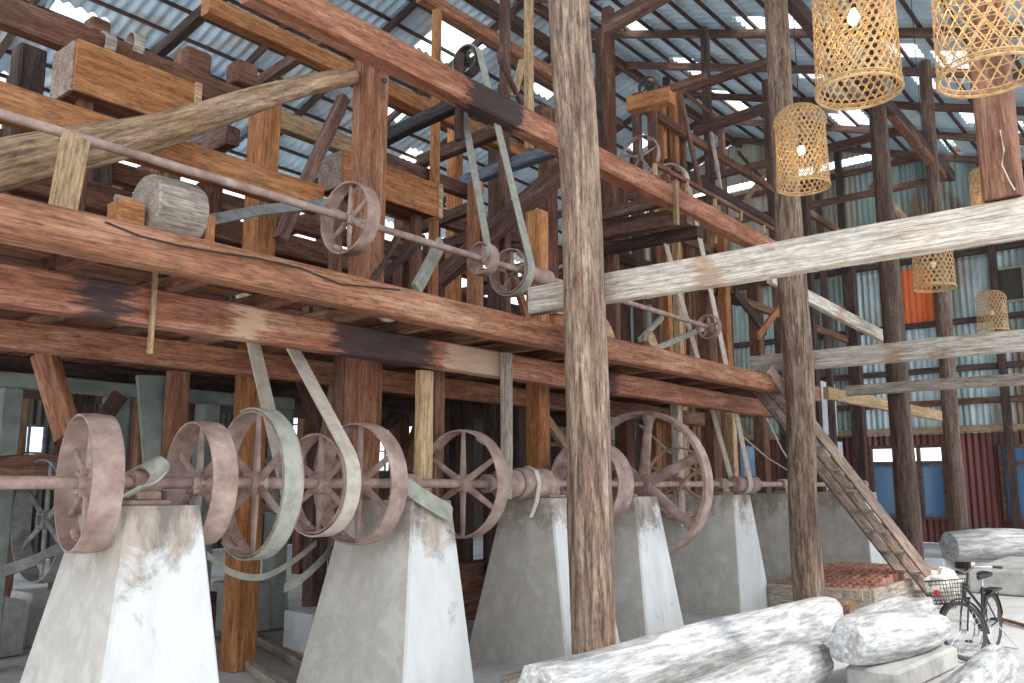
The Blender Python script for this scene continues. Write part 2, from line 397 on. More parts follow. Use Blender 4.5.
def cpanel(name, axis, c, a0, a1, z0, z1, mat, wl=.2, am=.036, ztop=None, kind='structure', parent=None):
    n = max(6, int((a1-a0)/wl*6)); vs = []; fs = []
    for i in range(n+1):
        a = a0+(a1-a0)*i/n; d = am*math.sin(2*PI*a/wl)
        for z in (z0, ztop(a) if ztop else z1): vs.append((c+d, a, z) if axis == 'X' else (a, c+d, z))
    for i in range(n): fs.append((2*i, 2*i+2, 2*i+3, 2*i+1))
    o = MB().add(vs, fs).build(name, mat, parent, smooth=True)
    if kind: o['kind'] = kind
    return o
def yw(u, v=480): return at(u, v, X=XW).y
def zw(u, v): return at(u, v, X=XW).z
Z1 = zw(1000, 432)
SL = zw(872, 157)
ytop = lambda y: zroof(y)+.02
# lower red sheeting, leaving the two windows out
WA = (yw(946), yw(873)); WB = (yw(1060), yw(1003))
za, zb = zw(900, 518), zw(900, 447); zc, zd = zw(1010, 520), zw(1010, 446)
for (y0, y1) in ((WA[1], YF), (WB[1], WA[0]), (YE, WB[0])): cpanel('wall_back', 'X', XW, y0, y1, 0, Z1, 'sheetred')
cpanel('wall_back', 'X', XW, WA[0], WA[1], 0, za, 'sheetred'); cpanel('wall_back', 'X', XW, WA[0], WA[1], zb, Z1, 'sheetred')
cpanel('wall_back', 'X', XW, WB[0], WB[1], 0, zc, 'sheetred'); cpanel('wall_back', 'X', XW, WB[0], WB[1], zd, Z1, 'sheetred')
# middle band: pale, green-grey and orange sheets
OY0, OY1 = yw(936, 300), yw(898, 300); OZ0, OZ1 = zw(915, 326), zw(915, 268)
yA, yB = yw(862, 400), yw(968, 400)
zm = zw(915, 330)
cpanel('wall_back', 'X', XW, OY1, yA, Z1, OZ1, 'sheetlight'); cpanel('wall_back', 'X', XW, OY0, OY1, Z1, OZ0, 'sheetlight')
cpanel('wall_back', 'X', XW, yB, OY0, Z1, OZ1, 'sheet'); cpanel('wall_back', 'X', XW, yB-1.4, yB, Z1, OZ1, 'sheetlight')
cpanel('wall_back', 'X', XW, YE, yB-1.4, Z1, OZ1, 'sheet')
cpanel('wall_back', 'X', XW, yA, YF, Z1, OZ1, 'sheet')
cpanel('wall_back', 'X', XW, YE, OY0+1, OZ1, SL-.12, 'sheet'); cpanel('wall_back', 'X', XW, OY0+1, yw(860, 250), OZ1, SL-.12, 'sheet')
cpanel('wall_back', 'X', XW, yw(860, 250), YF, OZ1, SL-.12, 'sheetbeige')
yS = yw(862, 157)
cpanel('wall_back', 'X', XW, YE, yS-1.6, SL-.12, 0, 'sheet', ztop=lambda y: ytop(y)-.05)
cpanel('wall_back', 'X', XW, yS-1.6, YF, SL+.16, 0, 'sheetbeige', ztop=lambda y: ytop(y)-.05)
o = cpanel('orange_sheet', 'X', XW-.01, OY0, OY1, OZ0, OZ1, 'sheetorange', kind=None); tag(o, 'bright orange corrugated sheet in the grey far wall', 'metal sheet')
# windows in the far wall
def window(name, y0, y1, z0, z1, cols, trans):
    f = MB(); t = .11; x0, x1 = XW-.12, XW+.05
    for y in [y0+(y1-y0)*i/cols for i in range(cols+1)]: f.box((x0, y-t/2, z0), (x1, y+t/2, z1))
    for z in (z0, z1, trans): f.box((x0+.002, y0-t/2, z-t/2), (x1-.002, y1+t/2, z+t/2))
    o = struct(f.build(name, 'purple'))
    for i in range(cols):
        a, b_ = y0+(y1-y0)*i/cols+t/2, y0+(y1-y0)*(i+1)/cols-t/2
        q = MB().box((XW-.03, a, z0+t/2), (XW-.01, b_, trans-t/2)).build('window_pane', 'glass', o)
        s = MB()
        for yy in (a, b_): s.box((XW-.07, yy-.04, z0), (XW-.03, yy+.04, trans))
        s.box((XW-.071, a, z0+.05), (XW-.029, b_, z0+.14)); s.box((XW-.071, a, trans-.14), (XW-.029, b_, trans-.05))
        s.build('sash', 'blue', o)
    if cols == 2:
        MB().box((XW-.03, y0+t/2, trans+t/2), (XW-.01, y1-t/2, z1-t/2)).build('window_pane', 'glass', o)
    return o
window('window_1', WA[0], WA[1], za, zb, 3, zw(900, 463)); window('window_2', WB[0], WB[1], zc, zd, 2, zw(1010, 463))
for z, mt in ((zw(1000, 428), 'tan'), (zw(1000, 400), 'brown'), (zw(950, 370), 'dark'), (zw(915, 327), 'dark'), (zw(915, 262), 'dark'), (SL-.5, 'brown'), (zw(850, 235), 'brown')):
    o = beam('wall_girt', (XW-.2, YE, z), (XW-.2, YF, z), .14, .2, mt, 'horizontal girt on the far corrugated wall', 'girt', 'girts of the far wall')
for u in (828, 850, 943, 998, 1040):
    y = yw(u, 300); beam('wall_stud', (XW-.34, y, 0), (XW-.34, y, zroof(y)-.1), .22, .22, 'dark', 'upright squared stud against the far corrugated wall', 'stud', 'studs of the far wall')
y = yw(1011, 285); f = MB(); z0, z1 = zw(1011, 303), zw(1011, 267); f.box((XW-.16, y-.45, z0), (XW-.1, y-.35, z1)); f.box((XW-.16, y+.35, z0), (XW-.1, y+.45, z1)); f.box((XW-.159, y-.45, z1-.08), (XW-.1, y+.45, z1)); f.box((XW-.159, y-.45, z0), (XW-.1, y+.45, z0+.08))
hatch = f.build('wall_hatch', 'grey'); tag(hatch, 'small square dark hatch with pale frame high in the far wall', 'hatch')
MB().box((XW-.12, y-.36, z0+.05), (XW-.09, y+.36, z1-.05)).build('hatch_panel', 'sheetdark', hatch)
# rear long wall, dark below with openings, open above
def wl(x0, x1, z0, z1, mt='sheetdark'): return cpanel('wall_left', 'Y', YF, x0, x1, z0, z1, mt, wl=.2)
ops = []
for u0, u1, v0, v1 in ((14, 40, 425, 480), (283, 300, 405, 462), (372, 440, 372, 472)):
    a = at(u0, v0, Y=YF); b_ = at(u1, v1, Y=YF); ops.append((a.x, b_.x, max(b_.z, .3), a.z))
xp = X0
for (a, b_, c, d) in ops:
    wl(xp, a, 0, 8.2); wl(a, b_, 0, c); wl(a, b_, d, 8.2); xp = b_
wl(xp, XW, 0, 8.2)
for i, (a, b_, c, d) in enumerate(ops):
    f = MB(); nb = max(2, int((b_-a)/.7))
    for k in range(nb+1): x = a+(b_-a)*k/nb; f.box((x-.03, YF-.05, c), (x+.03, YF+.02, d))
    nb = max(2, int((d-c)/.6))
    for k in range(nb+1): z = c+(d-c)*k/nb; f.box((a, YF-.049, z-.025), (b_, YF+.019, z+.025))
    struct(f.build('window_%d' % (3+i), 'blue'))
for x in range(-4, 33, 4):
    beam('rear_wall_post', (x, YF-.2, 0), (x, YF-.2, zroof(YF)-.1), .22, .22, 'dark', 'dark upright post along the rear long wall', 'post', 'posts of the rear long wall')

# ------------------------------------------------------------------ concrete piers and line shaft
YS, ZS = 6.15, 1.92
def pier(x0, x1, y0, y1, tx0, tx1, ty0, ty1, ht, label):
    b = MB(); n = 6; vs = []
    for i in range(n+1):
        t = i/n; z = -.03+(ht+.03)*t
        a0, a1, b0, b1 = x0+(tx0-x0)*t, x1+(tx1-x1)*t, y0+(ty0-y0)*t, y1+(ty1-y1)*t
        e = .02
        for x, y in ((a0+e, b0), (a1-e, b0), (a1, b0+e), (a1, b1-e), (a1-e, b1), (a0+e, b1), (a0, b1-e), (a0, b0+e)): vs.append((x-x0, y-y0, z))
    fs = [tuple(range(7, -1, -1)), tuple(n*8+q for q in range(8))]
    for i in range(n):
        for q in range(8): r = (q+1) % 8; fs.append((i*8+q, i*8+r, i*8+8+r, i*8+8+q))
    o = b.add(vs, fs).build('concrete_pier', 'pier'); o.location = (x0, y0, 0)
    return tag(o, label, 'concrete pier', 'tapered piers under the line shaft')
HT = 1.76
piers = [(2.62, 3.62, 5.5, 6.9, 2.93, 3.47, 5.8, 6.55, 'white tapered concrete pier at the left, nearest under the line shaft'),
         (5.22, 6.15, 5.5, 7.0, 5.58, 6.1, 5.8, 6.75, 'white tapered concrete pier with stained top, second from the left, torn belt across it'),
         (7.55, 8.62, 5.5, 6.95, 7.68, 8.45, 5.8, 6.5, 'grey tapered concrete pier directly behind the thick round front post'),
         (9.15, 10.1, 5.5, 7.0, 9.42, 9.97, 5.8, 6.6, 'concrete pier with bright front, just before the largest spoked wheel'),
         (12.2, 13.3, 5.75, 7.0, 12.22, 12.78, 5.8, 7.1, 'stained concrete pier just beyond the largest spoked wheel'),
         (14.5, 15.5, 5.75, 7.05, 14.62, 15.3, 5.85, 6.95, 'grey stained concrete pier half hidden by the second round post'),
         (19.0, 20.2, 6.0, 8.3, 19.1, 19.9, 6.1, 8.1, 'dark mossy concrete pier behind the stair ladder')]
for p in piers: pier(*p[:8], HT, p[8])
sh = MB(); sh.tube([(-.3, YS, ZS), (19.3, YS, ZS)], .045, 16)
tag(sh.build('line_shaft', 'iron', smooth=True), 'long pinkish rusted iron line shaft running over the concrete piers', 'shaft')
def bearing(x, label):
    t = empty('bearing_block', (x, YS, HT), label, 'bearing', 'bearings on the pier tops')
    b = MB().box((-.16, -.13, 0), (.16, .13, .035), bev=.01).box((-.1, -.1, .03), (.1, .1, .1), bev=.015); b.build('base', 'iron2', t)
    b = MB().lathe([(.05, -.1), (.095, -.1), (.095, .1), (.05, .1)], 20, Matrix.Translation((0, 0, ZS-HT)), close=True); b.build('bush', 'iron2', t, True)
    for sx in (-.12, .12):
        MB().cyl((sx, -.08, .02), (sx, -.08, .1), .02, seg=6).build('bolt', 'irondark', t)
for x, l in ((3.2, 'iron bearing block on the leftmost pier top'), (5.85, 'iron bearing block on the second pier top behind torn belt'), (8.1, 'iron bearing on the pier behind the front post'),
             (9.68, 'iron bearing on the pier before the largest wheel'), (12.5, 'dark iron bearing on the pier past the largest wheel'), (14.9, 'iron bearing on the pier behind the second round post'), (19.2, 'iron bearing on the far mossy pier')):
    bearing(x, l)

def wheel(x, y, z, r, w_, nsp, label, mat='iron', group='spoked belt pulleys on the line shaft', a0=PI/2, rimt=.016, spr=.026, hubr=.10, name='spoked_pulley', fat=False, lug=True):
    t = empty(name, (x, y, z), label, 'pulley', group)
    h = w_/2
    MB().lathe([(r-rimt, -h), (r, -h), (r+.008, 0), (r, h), (r-rimt, h), (r-rimt-.004, 0)], 64, close=True).build('rim', mat, t, True)
    hb = MB().lathe([(.046, -h*.75), (hubr*.8, -h*.75), (hubr*.85, -h*.3), (hubr, -h*.25), (hubr, h*.25), (hubr*.85, h*.3), (hubr*.8, h*.75), (.046, h*.75)], 24, close=True)
    for k in range(4):
        a = PI/4+k*PI/2; hb.cyl((-h*.7, hubr*.95*math.cos(a), hubr*.95*math.sin(a)), (h*.7, hubr*.95*math.cos(a), hubr*.95*math.sin(a)), .02, seg=6)
    hb.build('hub', mat, t, True)
    for k in range(nsp):
        a = a0+2*PI*k/nsp; ca, sa = math.cos(a), math.sin(a); s = MB(); pts = []; sc = []
        for i in range(8):
            q = i/7; rr = hubr*.8+(r-rimt-hubr*.8)*q; pts.append((0, rr*ca, rr*sa)); sc.append((1.25-.45*q) if q < .8 else (.8+.9*(q-.8)/.2 if fat else .85))
        s.sweep(pts, [(spr*1.25*math.cos(2*PI*j/10), spr*.8*math.sin(2*PI*j/10)) for j in range(10)], up=Vector((1, 0, 0)), scales=sc)
        s.build('spoke', mat, t, True)
    if lug:
        for sg in (1, -1):
            l = MB(); a = a0+PI/nsp; c = Vector((0, math.cos(a)*sg, math.sin(a)*sg)); p = c*(r-rimt-.03); tn = Vector((0, -c.z, c.y))
            l.tube([p-tn*.05, p+tn*.05], .03, 8).tube([p-tn*.07, p+tn*.07], .014, 6); l.build('rim_clamp', 'iron2', t, True)
    return t
YP = {}
W = [(88, 414, 552, .2, 6, 'dusty pink spoked pulley at the far left end of the shaft'),
     (199, 421, 544, .19, 6, 'dusty pink spoked pulley right of the leftmost white pier'),
     (256, 412, 558, .18, 6, 'spoked pulley with a grey green belt wrapped round it'),
     (320, 436, 536, .17, 6, 'smaller spoked pulley carrying the pale belt that climbs to the floor above'),
     (359, 426, 547, .19, 6, 'bare spoked pulley in front of the squared red post'),
     (463, 432, 540, .17, 6, 'spoked pulley between the second pier and the thick front post')]
WX = []
for u, vt, vb, w_, ns, lab in W:
    x = at(u, 484, Y=YS).x; r = (at(u, vt, X=x).z-at(u, vb, X=x).z)/2
    WX.append((x, r)); wh = wheel(x, YS, ZS, r, w_, ns, lab); wh.rotation_euler.z = {88: -.17, 199: -.13, 256: -.1}.get(u, 0)
wheel(8.95, YS, ZS, .52, .34, 6, 'wide pulley partly hidden behind the thick round front post', spr=.03)
wheel(10.2, YS, ZS, .98, .2, 6, 'largest spoked iron wheel, taller than its neighbouring pier', spr=.055, hubr=.17, rimt=.05, fat=True, a0=PI/2+.12)
wheel(11.15, YS, ZS, .52, .1, 6, 'thin spoked wheel seen through the spokes of the largest wheel', spr=.02, mat='iron2')
def drum(x0, x1, y, z, r, label, mat='iron', seg=28, name='belt_drum', group=None):
    o = MB().lathe([(.045, -.0), (r*.9, 0), (r, .02), (r*1.02, (x1-x0)/2), (r, x1-x0-.02), (r*.9, x1-x0), (.045, x1-x0)], seg, close=False).build(name, mat, smooth=True); o.location = (x0, y, z)
    return tag(o, label, 'drum', group)
drum(7.2, 7.48, YS, ZS, .155, 'short narrow rusty drum beside the sixth spoked pulley')
drum(7.5, 8.02-.3+.3, YS, ZS, .175, 'rusty iron drum with loose belt looped over, left of front post')
drum(12.95, 13.75, YS, ZS, .13, 'small rusty drum on the shaft carrying the paired far belts')
# flange discs
for x in (6.98, 8.5): tag(MB().lathe([(.045, 0), (.1, 0), (.1, .05), (.07, .06), (.07, .12), (.045, .12)], 20).build('shaft_coupling', 'iron2', smooth=True), 'small iron coupling on the shaft %s the rusty drum' % ('before' if x < 7.5 else 'after'), 'coupling').location = (x, YS, ZS)

# ------------------------------------------------------------------ belts
def belt(name, pts, w_, mat, label, thick=.008, closed=False, group=None, axis=Vector((1, 0, 0))):
    """flat belt whose width lies along axis"""
    pts = [Vector(p) for p in pts]; n = len(pts); b = MB(); vs = []
    for i, p in enumerate(pts):
        t = (pts[(i+1) % n]-pts[i-1]) if closed else pts[min(i+1, n-1)]-pts[max(i-1, 0)]
        nn = t.cross(axis).normalized()*thick
        for a, c in ((-w_/2, 1), (w_/2, 1), (w_/2, -1), (-w_/2, -1)): vs.append(p+axis*a+nn*c)
    fs = []
    for i in range(n if closed else n-1):
        j = (i+1) % n
        for q in range(4): r = (q+1) % 4; fs.append((i*4+q, i*4+r, j*4+r, j*4+q))
    if not closed: fs += [(3, 2, 1, 0), tuple((n-1)*4+q for q in range(4))]
    o = b.add([p-pts[0] for p in vs], fs).build(name, mat, smooth=True); o.location = pts[0]
    return tag(o, label, 'belt', group)
def loop_pts(x, c1, r1, c2, r2, n=20):
    """belt path round two parallel pulleys in plane x: c=(y,z)"""
    c1, c2 = Vector(c1), Vector(c2); d = c2-c1; L = d.length; ang = math.atan2(d.y, d.x); be = math.acos(max(-1, min(1, (r1-r2)/L)))
    pts = []
    for k in range(n+1):
        a = ang+be+(2*PI-2*be)*k/n; pts.append((x, c1.x+r1*math.cos(a), c1.y+r1*math.sin(a)))
    for k in range(n+1):
        a = ang-be+2*be*k/n; pts.append((x, c2.x+r2*math.cos(a), c2.y+r2*math.sin(a)))
    return pts
x3, r3 = WX[2]; x4, r4 = WX[3]
wp = [Vector((0, (r3+.016)*math.cos(math.radians(d)), (r3+.016)*math.sin(math.radians(d)))) for d in range(75, 312, 8)]
ob = belt('wrapped_belt', wp, .15, 'beltgreen', 'grey green slack belt wrapped round the third pulley'); ob.location = (x3, YS+wp[0].y, ZS+wp[0].z); ob.rotation_euler.z = -.1
belt('flat_belt', loop_pts(x4, (YS, ZS), r4+.02, (7.42, 3.9), .12), .15, 'belt', 'pale flat belt round the fourth pulley slanting up to the floor above', closed=True)
xb = 13.25
belt('flat_belt', loop_pts(xb, (YS, ZS), .15, (7.3, 7.25), .37), .16, 'belt', 'long pale belt from the small far drum to a high wheel', closed=True)
wheel(xb, 7.3, 7.25, .35, .2, 5, 'high spoked wheel turning the long far belt', group='upper pulleys', spr=.02, hubr=.06)
# high belt on the left of the front post
xh = 7.9
bt = at(512, 268, X=xh); tp = at(468, 62, X=xh)
belt('flat_belt', loop_pts(xh, (bt.y, bt.z-.05), .30, (tp.y, tp.z), .22), .13, 'beltgreen', 'long grey green belt slanting down across the high tie beam', closed=True)
wheel(xh, bt.y, bt.z-.05, .28, .16, 5, 'dark wheel at the foot of the long grey green belt', 'iron2', 'upper pulleys', spr=.02, hubr=.06)
wheel(xh, tp.y, tp.z, .2, .16, 5, 'small dark wheel high above the tie beam', 'irondark', 'upper pulleys', spr=.02, hubr=.05)
beam('wheel_bracket', (xh-.16, tp.y, tp.z-1.15), (xh-.16, tp.y, tp.z+.05), .08, .1, 'dark', 'dark upright bracket carrying the small high wheel', 'bracket')
# thin crossing lines below the far platform
for (a, b_, l) in (((640, 425), (706, 478), 'slack pale strap crossing behind the largest wheel'), ((735, 430), (800, 478), 'slack pale strap falling past the small far drum'), ((765, 415), (800, 478), 'dark strap hanging before the blue board')):
    belt('hanging_strap', [at(*a, Y=7.6), at((a[0]+b_[0])/2, (a[1]+b_[1])/2+4, Y=7.4), at(*b_, Y=7.2)], .07, 'beltgreen', l)
# torn and sagging belts
def sag(pl, w_, mat, lab, Y, ax=Vector((1, 0, 0))):
    pts = [at(u, v, Y=Y+dy) for u, v, dy in pl]; out = []
    for i in range(len(pts)-1):
        a, b_, c, d = pts[max(i-1, 0)], pts[i], pts[i+1], pts[min(i+2, len(pts)-1)]
        for k in range(5):
            t = k/5; out.append(.5*((2*b_)+(c-a)*t+(2*a-5*b_+4*c-d)*t*t+(3*b_-a-3*c+d)*t**3))
    out.append(pts[-1]); return belt('loose_belt', out, w_, mat, lab, axis=ax.normalized())
sag([(130, 492, -.2), (146, 487, -.15), (160, 472, -.1), (150, 462, 0), (133, 470, .3)], .15, 'beltgreen', 'curled end of torn belt lying on the leftmost pier', 6.05, Vector((1, -.3, .6)))
sag([(392, 474, -.1), (412, 490, -.3), (432, 503, -.36), (450, 514, -.38), (451, 522, -.4)], .17, 'beltgreen', 'torn grey belt strip draped over the second pier top', 6.1, Vector((.35, .25, .9)))
sag([(207, 555, .0), (232, 573, -.1), (262, 577, -.1), (292, 562, 0), (316, 543, .1)], .06, 'beltgreen', 'sagging grey belt between the third pulley and second pier', 7.1, Vector((.2, .3, 1)))
sag([(284, 588, 0), (300, 580, 0), (320, 562, 0), (338, 542, .1)], .09, 'beltgreen', 'short sagging belt end above the small white block', 7.1, Vector((.2, .3, 1)))
sag([(-30, 578, 0), (0, 572, 0), (35, 560, -.1), (72, 540, -.1)], .09, 'beltdark', 'grey belt rising from the left edge behind the first pulley', 7.2, Vector((.2, .3, 1)))
x = 7.7
belt('loose_belt', [(x, YS+.16, ZS-.1), (x, YS+.13, ZS+.13), (x, YS, ZS+.19), (x-.01, YS-.13, ZS+.14), (x-.03, YS-.19, ZS), (x-.12, YS-.22, ZS-.2), (x-.25, YS-.24, ZS-.36)], .07, 'belt', 'pale strap looped over the rusty drum', axis=Vector((1, 0, .1)).normalized())

# ------------------------------------------------------------------ platform frame
YA, Y2, Y3 = 5.28, 6.05, 7.85
ZA = 3.42; XE = 14.6
beam('edge_beam', (-.6, YA, 3.41), (XE-.3, YA, 3.41), .2, .25, 'red', 'long reddish beam along the front edge of the platform', 'beam')
beam('floor_beam', (-.6, Y2, 3.19), (XE+.6, Y2, 3.19), .2, .27, 'redstain', 'long stained red beam below the platform just behind its edge', 'beam')
beam('floor_beam', (-.6, Y3, 3.16), (9.8, Y3, 3.16), .18, .25, 'red', 'red floor beam further back, seen above the green pillars', 'beam')
beam('floor_beam', (9.9, Y3, 3.16), (XE+.6, Y3, 3.16), .18, .25, 'brown', 'brown floor beam behind the largest wheel', 'beam')
beam('floor_beam', (-.6, 10.4, 3.2), (XE+.6, 10.4, 3.2), .2, .25, 'dark', 'dark rear floor beam under the platform', 'beam')
for x in [0.1+i*.78 for i in range(19)]:
    beam('floor_joist', (x, YA+.11, 3.385), (x, 11.4, 3.385), .1, .12, 'brown', 'brown cross joist under the platform floor', 'joist', 'joists under the platform')
# floor boards, each a plank laid along the shaft direction
yy = YA+.13; k = 0
holes_b = [(x3-.25, x3+.25, 6.2, 8.2), (x4-.25, x4+.25, 6.2, 8.2), (12.95, 13.55, 6.0, 7.3)]
while yy < 11.2:
    segs = [(-.6, XE)]
    for a, b_, c, d in holes_b:
        if yy+.22 > c and yy < d:
            ns = []
            for s0, s1 in segs:
                if a > s0 and b_ < s1: ns += [(s0, a), (b_, s1)]
                else: ns.append((s0, s1))
            segs = ns
    for s0, s1 in segs:
        beam('floor_board', (s0, yy+.11, 3.465), (s1, yy+.11, 3.465), .205, .03, 'brown' if k % 3 else 'red', 'brown floorboard of the platform seen from below', 'floorboard', 'floorboards of the platform', wob=.002)
    yy += .225; k += 1
# squared main posts
def vpost(u, v, Y, z0, z1, w_, d, mat, label, name='squared_post', group=None, lean=0):
    p = at(u, v, Y=Y)
    if z0 == 3.48 and (p.x > 14.4 or Y > 11.1): z0 = 0
    return beam(name, (p.x, p.y, z0), (p.x+lean, p.y, z1), d, w_, mat, label, 'post', group, up=Vector((1, 0, 0)))
pm = vpost(368, 200, 7.0, 0, 6.95, .30, .30, 'red', 'tall squared red post carrying the high tie beam')
for z in (6.35, 6.65): 
    b_ = MB().cyl((0, 0, 0), (0, -.03, 0), .03, seg=8).build('bolt_head', 'irondark'); b_.parent = pm; b_.matrix_parent_inverse = pm.matrix_world.inverted(); b_.location = (pm.matrix_world.translation.x+.05, 7.0-.15, z)
pm2 = vpost(343, 420, 7.25, 0, 3.3, .16, .2, 'brown', 'brown post right behind the tall squared red post')
vpost(250, 420, 8.3, 0, at(268, 104, Y=8.3).z, .28, .28, 'orange', 'orange squared post behind the belts of the third pulley')
vpost(538, 400, 7.0, 0, 5.6, .22, .25, 'orange', 'orange squared post left of the thick round front post')
vpost(424, 400, 6.4, 0, 3.08, .18, .1, 'tan', 'pale flat notched post left of the sixth pulley')
vpost(436, 400, 6.62, 0, 3.32, .14, .14, 'brown', 'brown post beside the pale notched one')
vpost(506, 400, 5.93-.55+.5, 1.9-.14, 3.3, .1, .1, 'grey', 'thin grey upright above the rusty drum')
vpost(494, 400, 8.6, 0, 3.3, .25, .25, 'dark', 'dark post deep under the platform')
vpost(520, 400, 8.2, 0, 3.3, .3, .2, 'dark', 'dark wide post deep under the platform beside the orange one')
vpost(676, 400, 6.5, 1.3, 3.3, .14, .14, 'grey', 'grey upright behind the top of the largest wheel')
vpost(732, 440, 7.4, 0, 3.3, .16, .16, 'tan', 'tan thin post left of the far belts')
vpost(712, 450, 8.8, 0, 8, .4, .3, 'brown', 'broad brown post behind the far belts')
vpost(625, 430, 8.8, 0, 3.3, .3, .3, 'brown', 'brown post seen through the left of the largest wheel')
vpost(690, 430, 10.5, 0, 3.3, .3, .3, 'brown', 'brown post seen through the right of the largest wheel')
vpost(655, 440, 8.4, 0, 3.3, .2, .2, 'orange', 'orange post seen behind the largest wheel')
vpost(176, 400, 8.6, 0, 3.1, .2, .16, 'red', 'slim red post between the green pillars')
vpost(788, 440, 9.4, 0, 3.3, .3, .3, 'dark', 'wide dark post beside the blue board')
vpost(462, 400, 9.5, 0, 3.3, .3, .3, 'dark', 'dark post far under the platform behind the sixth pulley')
# diagonal braces below
def br(name, a, b_, w_, h_, mat, label, cat='brace'):
    return beam(name, a, b_, w_, h_, mat, label, cat, wob=.01)
br('diagonal_brace', at(43, 352, Y=8.6), at(68, 436, Y=8.2), .1, .26, 'red', 'red slanted brace under the platform at the left edge')
br('diagonal_brace', at(70, 440, Y=8.5), at(45, 470, Y=8.5), .1, .12, 'brown', 'short brown brace folding back under the slanted one')
br('diagonal_brace', at(340, 460, Y=10), at(460, 365, Y=12), .12, .2, 'dark', 'dark long brace in front of the bright rear window')
br('diagonal_brace', at(430, 400, Y=9), at(405, 470, Y=9), .12, .2, 'brown', 'brown brace leaning beside the bright rear window')
br('diagonal_brace', at(545, 418, Y=8), at(570, 452, Y=8), .1, .14, 'tan', 'yellowish short brace peeking left of the front post')
br('diagonal_brace', at(300, 370, Y=9.5), at(325, 450, Y=9.2), .12, .2, 'brown', 'dark brown brace leaning right of the green pillars')
br('diagonal_brace', at(335, 380, Y=9), at(318, 470, Y=9), .1, .12, 'tan', 'tan thin brace leaning left behind the fourth pulley')
br('diagonal_brace', at(735, 395, Y=7.6), at(672, 420, Y=9.6), .15, .2, 'brown', 'brown brace under the platform above the largest wheel')
br('diagonal_brace', at(120, 395, Y=9.5), at(80, 450, Y=9.5), .1, .16, 'purple', 'purple brown brace crossing behind the first pulley')
# green-grey plastered pillars with a lintel
for u, l in ((6, 'green grey plastered pillar at the left edge'), (115, 'green grey plastered pillar behind the first pulley'), (207, 'green grey plastered pillar behind the second pulley'), (281, 'green grey pillar seen between the belts')):
    pc = at(u, 420, Y=10.2); tag(MB().box((-.11, -.14, 0), (.11, .14, 2.95), bev=.02).build('plastered_pillar', 'green'), l, 'pillar').location = (pc.x, 10.2, 0)
beam('plastered_lintel', (at(0, 370, Y=10.15).x-.8, 10.16, 3.03), (at(290, 400, Y=10.15).x, 10.16, 3.03), .24, .16, 'green', 'grey green lintel across the plastered pillars', 'lintel')
# machinery below at the left
def block(u, v, z0, sx, sy, sz, mat, label, name='concrete_block', Y=None, rz=0, cat='block', taper=0):
    p = at(u, v, Z=z0) if Y is None else at(u, v, Y=Y)
    e = taper; o = MB().hexa([(-sx/2, -sy/2, 0), (sx/2, -sy/2, 0), (sx/2, sy/2, 0), (-sx/2, sy/2, 0), (-sx/2+e, -sy/2+e, sz), (sx/2-e, -sy/2+e, sz), (sx/2-e, sy/2-e, sz), (-sx/2+e, sy/2-e, sz)]).build(name, mat)
    md = o.modifiers.new('b', 'BEVEL'); md.width = .015; md.segments = 2
    o.location = (p.x, p.y, z0); o.rotation_euler = (0, 0, rz); return tag(o, label, cat)
block(311, 656, 0, .42, .5, .5, 'cementwhite', 'small white cement block left of the second pier')
block(248, 628, 0, .8, .8, .62, 'cement', 'grey mossy cement block behind the sagging belt', taper=.05)
block(52, 640, 0, .9, .7, .62, 'cement', 'grey cement block behind the first white pier', taper=.04)
block(-12, 655, 0, .5, .6, .6, 'cement', 'grey cement block cut by the left edge')
def disc_wheel(u, v, Y, r, w_, mat, lab, ns=6): 
    p = at(u, v, Y=Y); return wheel(p.x, p.y, p.z, r, w_, ns, lab, mat, 'wheels standing under the platform', spr=.02, hubr=.08, lug=False)
disc_wheel(46, 520, 7.9, .52, .16, 'beltdark', 'dark wheel standing low behind the first pulley')
disc_wheel(275, 470, 8.6, .5, .14, 'iron2', 'brown wheel dimly seen behind the belted pulleys')
# curved wooden housing
def arc_plate(pu, pv, Y, r, a0, a1, w_, thick, mat, label, name='curved_housing', ax='Y'):
    c = at(pu, pv, Y=Y); b = MB(); n = 14; vs = []
    for i in range(n+1):
        a = a0+(a1-a0)*i/n
        for rr in (r-thick, r):
            for s in (-w_/2, w_/2): vs.append((rr*math.cos(a), s, rr*math.sin(a)) if ax == 'Y' else (s, rr*math.cos(a), rr*math.sin(a)))
    fs = [(0, 1, 3, 2), (n*4, n*4+2, n*4+3, n*4+1)]
    for i in range(n):
        o = i*4; fs += [(o, o+4, o+5, o+1), (o+2, o+3, o+7, o+6), (o, o+2, o+6, o+4), (o+1, o+5, o+7, o+3)]
    ob = b.add(vs, fs).build(name, mat, smooth=True); ob.location = c; return tag(ob, label, 'machine housing')
arc_plate(20, 540, 8.3, .75, .15, 2.9, .5, .2, 'brown', 'brown curved wooden machine housing behind the first pulley')
beam('leaning_board', at(156, 376, Y=8.8), at(166, 500, Y=8.6), .05, .42, 'green', 'green grey panel leaning between the first and second pulleys', 'board', up=Vector((1, 0, 0)))
arc_plate(592, 350, 6.5, .55, -.2, 1.0, .1, .2, 'tan', 'pale curved wooden chute side right of the front post')
arc_plate(638, 362, 6.5, .6, -.2, 1.0, .1, .2, 'tan', 'second pale curved chute side on the platform')
